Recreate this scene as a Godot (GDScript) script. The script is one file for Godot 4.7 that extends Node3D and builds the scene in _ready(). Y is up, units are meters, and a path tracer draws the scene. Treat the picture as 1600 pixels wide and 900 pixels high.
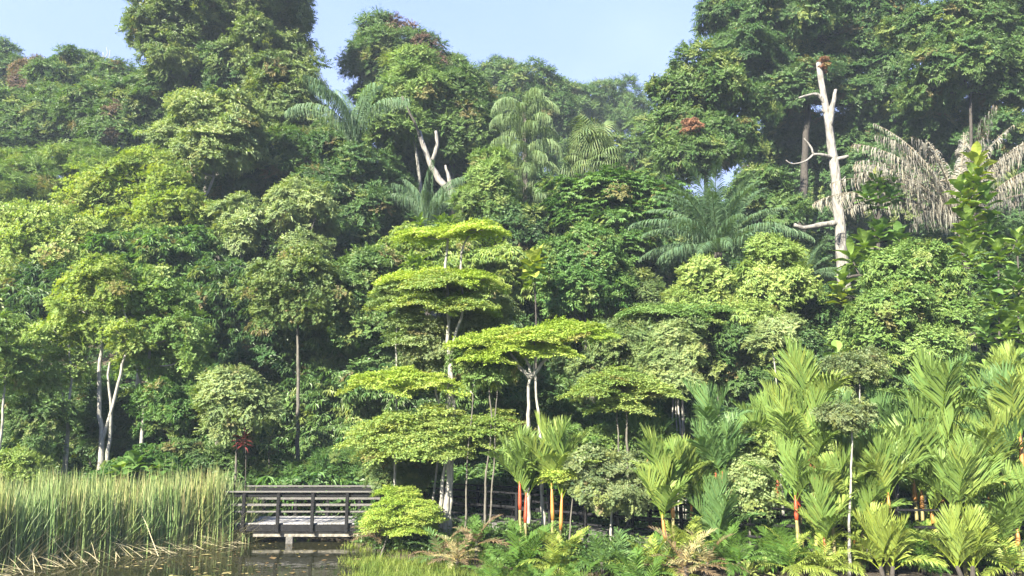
extends Node3D

# ---------------------------------------------------------------- camera frame
const FOCAL := 1164.0          # focal length in photo pixels (1600 x 900)
const EYE := Vector3(0, 4.6, 0)
const PITCH := 9.75            # degrees upwards

var rng := RandomNumberGenerator.new()
var noise := FastNoiseLite.new()
var taken := {}
var M := {}
var CLUMP := {}
var FROND := {}
var LEAF := {}
var total := 0

func ray(px: float, py: float) -> Vector3:
	return Vector3((px - 800.0) / FOCAL, (450.0 - py) / FOCAL, -1.0).rotated(Vector3.RIGHT, deg_to_rad(PITCH))

func at(px: float, py: float, d: float) -> Vector3:      # the point d metres away along -z
	var r := ray(px, py)
	return EYE + r * (d / -r.z)

func metre(px: float, py: float, d: float) -> float:     # metres per photo pixel there
	var r := ray(px, py)
	return d / -r.z / FOCAL

func bank(x: float) -> float:                            # distance of the shore
	var left := 30.5 + 0.5 * sin(x * 0.7)
	var right := 25.6 - (x + 3.5) * 0.62 + 0.35 * sin(x * 1.9)
	return lerpf(left, maxf(right, 15.0), smoothstep(-7.4, -4.6, x))

func ground(x: float, z: float) -> float:
	var d := -z
	var h := clampf((d - bank(x)) * 0.4, -0.7, 0.42)
	h += noise.get_noise_2d(x * 6.0, z * 6.0) * 0.10 * smoothstep(0.0, 0.3, h)
	var hill := smoothstep(36.0, 92.0, d) * 17.0
	hill += smoothstep(36.0, 60.0, d) * noise.get_noise_2d(x, z) * 2.5
	return h + hill

func numbered(called: String) -> String:
	taken[called] = taken.get(called, -1) + 1
	return called if taken[called] == 0 else "%s_%03d" % [called, taken[called]]

func tag(o: Node, label: String, category: String, group := "", kind := "") -> Node:
	o.set_meta("label", label)
	o.set_meta("category", category)
	if group: o.set_meta("group", group)
	if kind: o.set_meta("kind", kind)
	return o

func thing(called: String, label: String, category: String, where: Vector3, group := "") -> Node3D:
	var o := Node3D.new()
	o.name = numbered(called)
	add_child(o)
	o.position = where
	tag(o, label, category, group)
	return o

func part(called: String, mesh: Mesh, mat: Material, parent: Node, xf := Transform3D()) -> MeshInstance3D:
	var o := MeshInstance3D.new()
	o.name = called if parent != self else numbered(called)
	o.mesh = mesh
	if mat: o.material_override = mat
	parent.add_child(o, true)
	o.transform = xf
	return o

# ---------------------------------------------------------------- materials
func lin(r: float, g: float, b: float) -> Color:
	return Color(r, g, b).linear_to_srgb()

func noise_tex(freq: float, a: Color, b: Color, size := 256, octaves := 4, mid := 0.5) -> NoiseTexture2D:
	var n := FastNoiseLite.new()
	n.seed = 7 + int(freq * 1000.0)
	n.frequency = freq
	n.fractal_octaves = octaves
	var t := NoiseTexture2D.new()
	t.width = size
	t.height = size
	t.seamless = true
	t.noise = n
	var g := Gradient.new()
	g.set_color(0, a)
	g.set_color(1, b)
	g.add_point(mid, a.lerp(b, 0.5))
	t.color_ramp = g
	return t

func leafy(rough := 0.5, through := Color(0.9, 0.92, 0.35), spec := 0.42, tint := Color.WHITE) -> StandardMaterial3D:
	var m := StandardMaterial3D.new()
	m.vertex_color_use_as_albedo = true
	m.albedo_color = tint
	m.roughness = rough
	m.metallic_specular = spec
	m.backlight_enabled = true
	m.backlight = through
	m.cull_mode = BaseMaterial3D.CULL_DISABLED
	return m

func rough_mat(a: Color, b: Color, scale: float, freq := 0.03, bump := 1.0, rough := 0.85, stretch := 1.0) -> StandardMaterial3D:
	var m := StandardMaterial3D.new()
	m.albedo_texture = noise_tex(freq, a, b)
	m.uv1_triplanar = true
	m.uv1_world_triplanar = true
	m.uv1_scale = Vector3(scale, scale * stretch, scale)
	m.roughness = rough
	if bump > 0.0:
		m.heightmap_enabled = true
		m.heightmap_texture = noise_tex(freq * 1.7, Color.BLACK, Color.WHITE)
		m.heightmap_scale = bump
	return m

func make_materials() -> void:
	M.leaf = leafy(0.48)
	M.glossy = leafy(0.42, Color(0.65, 0.7, 0.3), 0.42)
	M.matt = leafy(0.55, Color(1.0, 1.0, 0.45), 0.35)
	M.dry = leafy(0.8, Color(0.4, 0.35, 0.25), 0.25)
	M.reed = leafy(0.55, Color(0.55, 0.6, 0.3), 0.4)
	M.bark_pale = rough_mat(lin(0.13, 0.13, 0.112), lin(0.31, 0.308, 0.28), 0.9, 0.035, 2.0, 0.85, 0.35)
	M.bark_grey = rough_mat(lin(0.045, 0.043, 0.036), lin(0.125, 0.12, 0.102), 0.9, 0.035, 2.0, 0.9, 0.3)
	M.bark_brown = rough_mat(lin(0.020, 0.018, 0.016), lin(0.058, 0.052, 0.045), 0.8, 0.04, 3.0, 0.9, 0.3)
	M.bark_dead = rough_mat(lin(0.07, 0.068, 0.062), lin(0.27, 0.265, 0.25), 0.42, 0.035, 6.0, 0.9, 0.3)
	M.stem_red = rough_mat(lin(0.17, 0.028, 0.014), lin(0.36, 0.070, 0.022), 3.0, 0.03, 0.6, 0.45, 1.6)
	M.stem_orange = rough_mat(lin(0.22, 0.10, 0.025), lin(0.38, 0.20, 0.05), 3.0, 0.03, 0.6, 0.45, 1.6)
	M.stem_green = rough_mat(lin(0.10, 0.10, 0.035), lin(0.26, 0.22, 0.10), 1.6, 0.05, 0.6, 0.6, 2.5)
	M.wood_dark = rough_mat(lin(0.006, 0.0065, 0.0075), lin(0.021, 0.0215, 0.0235), 1.3, 0.02, 0.6, 0.7, 4.0)
	M.wood_dark.metallic_specular = 0.2
	M.wood_grey = rough_mat(lin(0.20, 0.20, 0.206), lin(0.34, 0.34, 0.35), 1.3, 0.03, 0.5, 0.8)
	M.wood_grey2 = rough_mat(lin(0.13, 0.132, 0.13), lin(0.25, 0.25, 0.25), 1.1, 0.04, 0.5, 0.8)
	M.wood_old = rough_mat(lin(0.050, 0.050, 0.049), lin(0.14, 0.138, 0.134), 1.6, 0.03, 0.8, 0.85)
	M.concrete = rough_mat(lin(0.06, 0.057, 0.05), lin(0.26, 0.25, 0.22), 0.8, 0.02, 0.8, 0.9)
	M.soil = rough_mat(lin(0.018, 0.014, 0.009), lin(0.07, 0.055, 0.034), 0.35, 0.03, 6.0, 1.0)
	var w := StandardMaterial3D.new()
	w.albedo_texture = noise_tex(0.012, lin(0.008, 0.010, 0.005), lin(0.026, 0.026, 0.013))
	w.uv1_triplanar = true
	w.uv1_world_triplanar = true
	w.uv1_scale = Vector3(0.12, 0.12, 0.12)
	w.roughness = 0.06
	w.metallic_specular = 0.5
	w.heightmap_enabled = true
	w.heightmap_texture = noise_tex(0.02, Color.BLACK, Color.WHITE, 512, 3)
	w.heightmap_scale = 0.35
	M.water = w

# ---------------------------------------------------------------- mesh helpers
class Sheet:
	var v := PackedVector3Array()
	var c := PackedColorArray()
	var i := PackedInt32Array()
	func tri(a: Vector3, b: Vector3, d: Vector3, col: Color) -> void:
		var n := v.size()
		v.append(a); v.append(b); v.append(d)
		c.append(col); c.append(col); c.append(col)
		i.append(n); i.append(n + 1); i.append(n + 2)
	func diamond(base: Vector3, left: Vector3, tip: Vector3, right: Vector3, col: Color) -> void:
		var n := v.size()
		v.append(base); v.append(left); v.append(tip); v.append(right)
		for k in 4: c.append(col)
		i.append_array(PackedInt32Array([n, n + 1, n + 2, n, n + 2, n + 3]))
	func strip(left: PackedVector3Array, right: PackedVector3Array, col: Color) -> void:
		var n := v.size()
		for k in left.size():
			v.append(left[k]); v.append(right[k]); c.append(col); c.append(col)
		for k in left.size() - 1:
			var q := n + k * 2
			i.append_array(PackedInt32Array([q, q + 1, q + 3, q, q + 3, q + 2]))
	func done() -> ArrayMesh:
		var a := []
		a.resize(Mesh.ARRAY_MAX)
		a[Mesh.ARRAY_VERTEX] = v
		a[Mesh.ARRAY_COLOR] = c
		a[Mesh.ARRAY_INDEX] = i
		var m := ArrayMesh.new()
		m.add_surface_from_arrays(Mesh.PRIMITIVE_TRIANGLES, a)
		return m

func tube(pts: Array, radii: Array, sides := 7, lumps := 0.0) -> ArrayMesh:
	var st := SurfaceTool.new()
	st.begin(Mesh.PRIMITIVE_TRIANGLES)
	st.set_smooth_group(0)
	var rings := []
	for k in pts.size():
		var a: Vector3 = pts[maxi(k - 1, 0)]
		var b: Vector3 = pts[mini(k + 1, pts.size() - 1)]
		var t := (b - a).normalized()
		var u := t.cross(Vector3(0.31, 0.02, 0.95)).normalized()
		var w := t.cross(u)
		var ring := PackedVector3Array()
		for s in sides:
			var an := TAU * s / sides
			var r: float = radii[k] * (1.0 + lumps * sin(an * 3.0 + k * 1.7) * 0.5 + lumps * 0.5 * sin(an * 2.0 - k * 0.9))
			ring.append(pts[k] + (u * cos(an) + w * sin(an)) * r)
		rings.append(ring)
	for k in rings.size():
		for s in sides:
			st.add_vertex(rings[k][s])
	for k in rings.size() - 1:
		for s in sides:
			var s2 := (s + 1) % sides
			var q := k * sides
			for x in [q + s, q + sides + s, q + s2, q + s2, q + sides + s, q + sides + s2]:
				st.add_index(x)
	var top := rings.size() - 1
	for s in range(1, sides - 1):
		for x in [top * sides, top * sides + s + 1, top * sides + s]:
			st.add_index(x)
		for x in [0, s, s + 1]:
			st.add_index(x)
	st.generate_normals()
	return st.commit()

func spine(pts: Array, wob: float, steps := 3) -> Array:     # subdivides a polyline into a smooth, slightly crooked one
	var curve := Curve3D.new()
	for k in pts.size():
		var a: Vector3 = pts[maxi(k - 1, 0)]
		var b: Vector3 = pts[mini(k + 1, pts.size() - 1)]
		curve.add_point(pts[k], -(b - a) / 6.0, (b - a) / 6.0)
	var out := []
	var n := maxi((pts.size() - 1) * steps, 2)
	var length := curve.get_baked_length()
	for k in n + 1:
		var p := curve.sample_baked(length * k / n)
		if k > 0 and k < n:
			p += Vector3(rng.randf_range(-wob, wob), 0, rng.randf_range(-wob, wob))
		out.append(p)
	return out

func taper(n: int, r0: float, r1: float, flare := 0.0) -> Array:
	var out := []
	for k in n:
		var t := float(k) / (n - 1)
		out.append(lerpf(r0, r1, t) * (1.0 + flare * pow(1.0 - t, 6.0)))
	return out

func box_mesh(size: Vector3, bevel := 0.006) -> ArrayMesh:   # a chamfered board
	var st := SurfaceTool.new()
	st.begin(Mesh.PRIMITIVE_TRIANGLES)
	var h := size * 0.5
	var quad := func(a: Vector3, b: Vector3, c: Vector3, d: Vector3):
		var n := (b - a).cross(c - a)
		if n.dot(a + b + c + d) < 0.0:
			var s := b
			b = d
			d = s
		st.set_smooth_group(-1)
		for p in [a, c, b, a, d, c]: st.add_vertex(p)
	for ax in 3:
		for sg in [-1.0, 1.0]:
			var u := (ax + 1) % 3
			var w := (ax + 2) % 3
			var cs := []
			for q in [[-1, -1], [1, -1], [1, 1], [-1, 1]]:
				var p := Vector3.ZERO
				p[ax] = h[ax] * sg
				p[u] = (h[u] - bevel) * q[0]
				p[w] = (h[w] - bevel) * q[1]
				cs.append(p)
			quad.call(cs[0], cs[1], cs[2], cs[3])
	for ax in 3:
		var u := (ax + 1) % 3
		var w := (ax + 2) % 3
		for su in [-1.0, 1.0]:
			for sw in [-1.0, 1.0]:
				var cs := []
				for q in [-1.0, 1.0]:
					var p := Vector3.ZERO
					p[ax] = (h[ax] - bevel) * q
					var p1 := p
					p1[u] = h[u] * su
					p1[w] = (h[w] - bevel) * sw
					var p2 := p
					p2[u] = (h[u] - bevel) * su
					p2[w] = h[w] * sw
					cs.append(p1)
					cs.append(p2)
				quad.call(cs[0], cs[1], cs[3], cs[2])
	st.generate_normals()
	return st.commit()

# ---------------------------------------------------------------- leaves
func shade_of(amount: float) -> Color:                        # leaf-to-leaf variation of colour
	var b := 1.0 + rng.randf_range(-amount, amount)
	var y := rng.randf_range(-0.12, 0.16)
	return Color(b * (1.0 + y), b, b * (1.0 - y))

func add_leaf(s: Sheet, base: Vector3, dir: Vector3, up: Vector3, length: float, width: float, fold: float, sag: float, col: Color) -> void:
	var side := dir.cross(up)
	if side.length() < 0.01: side = dir.cross(Vector3(1, 0, 0.2))
	side = side.normalized()
	var n := side.cross(dir).normalized()
	var mid := base + dir * length * 0.5 + Vector3.DOWN * sag * length * 0.15
	var tip := base + dir * length + Vector3.DOWN * sag * length * 0.6
	s.diamond(base, mid + side * width * 0.5 + n * fold * width, tip, mid - side * width * 0.5 + n * fold * width, col)

# kinds of foliage: n sprigs, leaves on each, leaf length and width, flatness of the clump, sag of the leaves
const KINDS := {
	"broad": {"n": 30, "k": 9, "l": 0.19, "w": 0.095, "flat": 0.75, "sag": 0.5, "r": 0.8},
	"small": {"n": 36, "k": 10, "l": 0.15, "w": 0.078, "flat": 0.7, "sag": 0.35, "r": 0.75},
	"fine": {"n": 40, "k": 13, "l": 0.16, "w": 0.058, "flat": 0.6, "sag": 0.3, "r": 0.85},
	"hang": {"n": 17, "k": 9, "l": 0.36, "w": 0.10, "flat": 0.85, "sag": 1.1, "r": 0.7},
	"whorl": {"n": 13, "k": 9, "l": 0.36, "w": 0.13, "flat": 0.7, "sag": 0.8, "r": 0.75},
	"tuft": {"n": 24, "k": 10, "l": 0.20, "w": 0.078, "flat": 0.7, "sag": -0.05, "r": 0.75},
	"tier": {"n": 30, "k": 13, "l": 0.15, "w": 0.085, "flat": 0.10, "sag": 0.05, "r": 0.9},
	"strap": {"n": 34, "k": 7, "l": 0.26, "w": 0.042, "flat": 0.8, "sag": 0.7, "r": 0.7},
}

func make_clump(kind: String) -> ArrayMesh:
	var d: Dictionary = KINDS[kind]
	var s := Sheet.new()
	for q in d.n:
		var dir := Vector3(rng.randfn(), absf(rng.randfn()) * 0.9 - 0.22, rng.randfn())
		dir = dir.normalized()
		dir.y *= d.flat
		var length: float = d.r * rng.randf_range(0.55, 1.1)
		var tint := shade_of(0.16)
		var bend := Vector3(rng.randf_range(-0.2, 0.2), rng.randf_range(-0.05, 0.25), rng.randf_range(-0.2, 0.2))
		if kind == "tier":
			dir = Vector3(cos(q * 2.39996), rng.randf_range(-0.05, 0.16), sin(q * 2.39996))
			length = d.r * sqrt((q + 0.5) / d.n) * rng.randf_range(0.9, 1.1)
			bend = Vector3.ZERO
		var along := dir.normalized()
		var out_side := along.cross(Vector3.UP)
		out_side = Vector3.RIGHT if out_side.length() < 0.05 else out_side.normalized()
		for k in d.k:
			var t := lerpf(0.35, 1.0, float(k) / (d.k - 1)) if kind != "tier" else 1.0
			var p := dir * length * t + bend * t * t * length
			var ld: Vector3
			var up := Vector3.UP
			match kind:
				"whorl":                                      # umbrella of leaflets at the twig's end
					p = dir * length + bend * length
					var an: float = TAU * k / d.k + q
					ld = (Vector3(cos(an), 0.05, sin(an)) + along * 0.45).normalized()
				"tuft":
					p = dir * length * (0.6 if k < 4 else 1.0)
					var an: float = TAU * k * 0.382 + q
					ld = (Vector3(cos(an), 0.5, sin(an)) + along * 0.7).normalized()
				"tier":                                       # rosettes lying on a flat spray
					var an: float = TAU * k * 0.382 + q
					p += Vector3(rng.randf_range(-0.13, 0.13), rng.randf_range(-0.06, 0.09), rng.randf_range(-0.13, 0.13))
					ld = Vector3(cos(an), rng.randf_range(-0.6, 0.8), sin(an)).normalized()
					up = Vector3(rng.randf_range(-0.9, 0.9), 1, rng.randf_range(-0.9, 0.9)).normalized()
				"hang":
					var an: float = TAU * k * 0.382 + q
					p = dir * length * lerpf(0.75, 1.0, float(k) / d.k)
					ld = (Vector3(cos(an), -0.25, sin(an)) + along * 0.6).normalized()
				_:
					var sgn := 1.0 if k % 2 == 0 else -1.0
					ld = (along * 0.75 + out_side * sgn * rng.randf_range(0.5, 1.0) + Vector3(0, rng.randf_range(-0.25, 0.3), 0)).normalized()
					up = (Vector3.UP * 0.8 + along * 0.8 + Vector3(rng.randf_range(-0.5, 0.5), 0, rng.randf_range(-0.5, 0.5))).normalized()
			var lv: float = rng.randf_range(0.75, 1.15)
			add_leaf(s, p, ld, up, d.l * lv, d.w * lv, 0.18, d.sag * rng.randf_range(0.6, 1.3), tint * shade_of(0.13))
	return s.done()

func frond_mesh(length: float, pairs: int, leaflet: float, width: float, rise: float, arch: float, hang: float, bare := 0.14, rachis := Color(0.9, 0.85, 0.5), tatter := 0.0, vee := 0.25, spread := 1.2) -> ArrayMesh:
	# a feather leaf: grows along +x from the origin, rises by `rise` and bends down by `arch` radians
	var s := Sheet.new()
	var steps := 18
	var pos := [Vector3.ZERO]
	var dirs := []
	var p := Vector3.ZERO
	for k in steps + 1:
		var t := float(k) / steps
		var an := rise - arch * pow(t, 1.35)
		var dv := Vector3(cos(an), sin(an), 0.0)
		dirs.append(dv)
		p += dv * length / steps
		pos.append(p)
	var l1 := PackedVector3Array()
	var r1 := PackedVector3Array()
	var l2 := PackedVector3Array()
	var r2 := PackedVector3Array()
	for k in steps + 1:
		var w := lerpf(0.018, 0.003, float(k) / steps) * maxf(length, 1.0)
		var n := Vector3(-dirs[k].y, dirs[k].x, 0)
		l1.append(pos[k] + Vector3(0, 0, w * 0.5)); r1.append(pos[k] - Vector3(0, 0, w * 0.5))
		l2.append(pos[k] + n * w * 0.5); r2.append(pos[k] - n * w * 0.5)
	s.strip(l1, r1, rachis)
	s.strip(l2, r2, rachis)
	for q in pairs:
		var t := lerpf(bare, 0.985, float(q) / (pairs - 1))
		var f := t * steps
		var k := mini(int(f), steps - 1)
		var o: Vector3 = pos[k].lerp(pos[k + 1], f - k)
		var tang: Vector3 = dirs[k]
		var nor := Vector3(-tang.y, tang.x, 0)
		var size := leaflet * (0.45 + 0.75 * sin(PI * clampf(t * 0.86 + 0.12, 0.0, 1.0)))
		for sg in [-1.0, 1.0]:
			if rng.randf() < tatter * 0.35: continue
			var ll := size * rng.randf_range(0.88, 1.08) * (rng.randf_range(0.5, 1.0) if rng.randf() < tatter else 1.0)
			var phi := lerpf(spread, minf(0.35, spread * 0.4), pow(t, 1.4)) + rng.randf_range(-0.06, 0.06) * (1.0 + 5.0 * tatter)
			var dv := (tang * cos(phi) + Vector3(0, 0, sg) * sin(phi) + nor * (vee + rng.randf_range(-0.08, 0.08))).normalized()
			var hg := hang * rng.randf_range(0.8, 1.2)
			var a := o
			var b := o + dv * ll * 0.4 * (1.0 - hg * 0.12) + Vector3.DOWN * hg * ll * 0.10
			var c := o + dv * ll * 0.72 * (1.0 - hg * 0.30) + Vector3.DOWN * hg * ll * 0.36
			var e := o + dv * ll * (1.0 - hg * 0.52) + Vector3.DOWN * hg * ll * 0.78
			var wv := tang * width * 0.5 + Vector3(0, 0, rng.randf_range(-0.3, 0.3)) * width
			s.strip(PackedVector3Array([a + wv * 0.5, b + wv, c + wv * 0.8, e]), PackedVector3Array([a - wv * 0.5, b - wv, c - wv * 0.8, e + Vector3(0.002, 0, 0)]), shade_of(0.16 + 0.15 * tatter))
	return s.done()

func fan_mesh(radius: float, rays: int, droop: float, stalk: float) -> ArrayMesh:   # a fan leaf with hanging tips
	var s := Sheet.new()
	s.strip(PackedVector3Array([Vector3(0, 0, 0.02), Vector3(stalk * 0.7, stalk * 0.7, 0.015)]), PackedVector3Array([Vector3(0, 0, -0.02), Vector3(stalk * 0.7, stalk * 0.7, -0.015)]), Color(0.9, 0.9, 0.5))
	var o := Vector3(stalk * 0.7, stalk * 0.7, 0)
	for k in rays:
		var an := lerpf(-2.3, 2.3, float(k) / (rays - 1))
		var dv := Vector3(cos(an) * 0.8, cos(an) * 0.35, sin(an)).normalized()
		var sd := dv.cross(Vector3(-0.5, 0.8, 0)).normalized() * radius * 0.035
		var a := o + dv * radius * 0.12
		var b := o + dv * radius * 0.55 + Vector3.DOWN * droop * radius * 0.10
		var c := o + dv * radius * 0.8 + Vector3.DOWN * droop * radius * 0.42
		var e := o + dv * radius * 0.9 + Vector3.DOWN * droop * radius * rng.randf_range(0.8, 1.25)
		s.strip(PackedVector3Array([a + sd * 0.4, b + sd, c + sd * 0.8, e]), PackedVector3Array([a - sd * 0.4, b - sd, c - sd * 0.8, e + Vector3(0.002, 0, 0)]), shade_of(0.2))
	return s.done()

func big_leaf_mesh(length: float, width: float, sag: float) -> ArrayMesh:   # one broad leaf along +x with a folded, wavy blade
	var s := Sheet.new()
	var n := 7
	var l := PackedVector3Array()
	var m := PackedVector3Array()
	var r := PackedVector3Array()
	for k in n:
		var t := float(k) / (n - 1)
		var w := width * 0.5 * pow(sin(PI * clampf(0.04 + 0.93 * pow(t, 1.25), 0, 1)), 0.75)
		var y := 0.18 * length * t - sag * length * t * t
		var wave := 0.05 * length * sin(t * 9.0) * (1.0 if k % 2 else -0.3)
		m.append(Vector3(length * t, y, 0))
		l.append(Vector3(length * t, y + w * 0.32 + wave * 0.5, w))
		r.append(Vector3(length * t, y + w * 0.32 - wave * 0.3, -w))
	s.strip(l, m, Color(1, 1, 1))
	s.strip(m, r, Color(0.93, 0.97, 0.9))
	return s.done()

# ---------------------------------------------------------------- crowns and trees
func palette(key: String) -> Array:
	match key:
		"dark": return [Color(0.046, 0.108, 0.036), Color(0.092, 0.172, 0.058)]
		"mid": return [Color(0.058, 0.124, 0.036), Color(0.118, 0.200, 0.062)]
		"fresh": return [Color(0.110, 0.205, 0.052), Color(0.205, 0.310, 0.095)]
		"leafgreen": return [Color(0.072, 0.165, 0.042), Color(0.140, 0.250, 0.074)]
		"yellow": return [Color(0.180, 0.275, 0.070), Color(0.310, 0.405, 0.135)]
		"lime": return [Color(0.255, 0.370, 0.060), Color(0.390, 0.500, 0.125)]
		"pale": return [Color(0.150, 0.225, 0.085), Color(0.290, 0.370, 0.170)]
		"olive": return [Color(0.095, 0.158, 0.052), Color(0.175, 0.245, 0.092)]
		"grey": return [Color(0.120, 0.172, 0.076), Color(0.220, 0.275, 0.135)]
		"brown": return [Color(0.115, 0.080, 0.062), Color(0.185, 0.130, 0.100)]
		"tan": return [Color(0.210, 0.170, 0.115), Color(0.300, 0.255, 0.175)]
		"rust": return [Color(0.180, 0.090, 0.058), Color(0.250, 0.140, 0.090)]
	return [Color(0.05, 0.1, 0.03), Color(0.08, 0.14, 0.04)]

func crown(parent: Node3D, called: String, kind: String, lobes: Array, key: String, size: float, density: float, mat: Material) -> void:
	# lobes: [centre, radii] in the parent's axes; clumps of leaves sit on and under their surface
	if kind != "tier": size *= 0.84
	var cols := palette(key)
	var xs := []
	var tints := []
	var shift := rng.randf() * 900.0
	for q in lobes.size():
		var c: Vector3 = lobes[q][0]
		var r: Vector3 = lobes[q][1]
		var pp := 1.6
		var area := 4.0 * PI * pow((pow(r.x * r.y, pp) + pow(r.x * r.z, pp) + pow(r.y * r.z, pp)) / 3.0, 1.0 / pp)
		var n := maxi(int(area / (size * size) * density * 1.75), 3)
		for k in n:
			var y := 1.0 - 2.0 * (k + 0.5) / n
			var an := k * 2.39996 + q
			var h := sqrt(1.0 - y * y)
			var u := Vector3(cos(an) * h, y, sin(an) * h)
			u = (u + Vector3(rng.randfn(), rng.randfn(), rng.randfn()) * 0.16).normalized()
			var lump := noise.get_noise_3dv((c + u * r) * 13.0 / size + Vector3.ONE * shift)
			if lump < -0.2 and kind != "tier" and rng.randf() < 0.7: continue
			var depth := rng.randf_range(0.74, 0.98) + lump * (0.75 if kind != "tier" else 0.4)
			if rng.randf() < 0.2: depth *= rng.randf_range(0.4, 0.75)
			var p := c + u * r * depth
			if kind == "tier":                                  # a flat, ragged spray instead of a ball
				var rag := sqrt((k + 0.5) / n) * (1.0 + 0.5 * noise.get_noise_2d(cos(an) * 40.0 + shift, sin(an) * 40.0 + q * 31.0))
				p = c + Vector3(cos(an) * rag * r.x, (0.9 - 1.7 * rag * rag) * r.y + rng.randfn() * r.y * 0.22, sin(an) * rag * r.z)
				u = Vector3(cos(an) * rag, 1.0, sin(an) * rag).normalized()
			var buried := false
			for w in lobes.size():
				if w != q and ((p - lobes[w][0]) / lobes[w][1]).length() < 0.6: buried = true
			if buried and rng.randf() < 0.75: continue
			var nrm := (u / r).normalized()
			var up := Vector3.UP
			if kind != "tier" and kind != "hang" and kind != "whorl":
				up = (Vector3.UP * 0.75 + nrm * 0.8 + Vector3(rng.randfn(), 0, rng.randfn()) * 0.15).normalized()
			else:
				up = (Vector3.UP + (u * 0.9 if kind == "tier" else nrm * 0.35) + Vector3(rng.randfn(), 0, rng.randfn()) * (0.1 if kind == "tier" else 0.22)).normalized()
			var x := up.cross(Vector3(0.3, 0.1, 0.9)).normalized()
			var b := Basis(x, up, x.cross(up)) * Basis(Vector3.UP, rng.randf() * TAU)
			xs.append(Transform3D(b.scaled_local(Vector3.ONE * size * rng.randf_range(0.62, 1.25)), p))
			var m := clampf(0.5 + noise.get_noise_3dv(p * 14.0 + Vector3.ONE * shift) * 1.1 + rng.randfn() * 0.2, 0.0, 1.0)
			var tint: Color = cols[0].lerp(cols[1], m)
			if rng.randf() < 0.09: tint = tint.lerp(Color(0.30, 0.34, 0.11), 0.45)     # young shoots
			elif rng.randf() < 0.025: tint = tint.lerp(Color(0.22, 0.15, 0.08), 0.6)   # dying sprays
			tints.append(tint)
	var mm := MultiMesh.new()
	mm.transform_format = MultiMesh.TRANSFORM_3D
	mm.use_colors = true
	mm.mesh = CLUMP[kind][rng.randi() % CLUMP[kind].size()]
	mm.instance_count = xs.size()
	total += xs.size()
	for k in xs.size():
		mm.set_instance_transform(k, xs[k])
		mm.set_instance_color(k, tints[k])
	var o := MultiMeshInstance3D.new()
	o.name = called
	o.multimesh = mm
	o.material_override = mat
	o.set_meta("kind", "stuff")
	parent.add_child(o, true)


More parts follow.
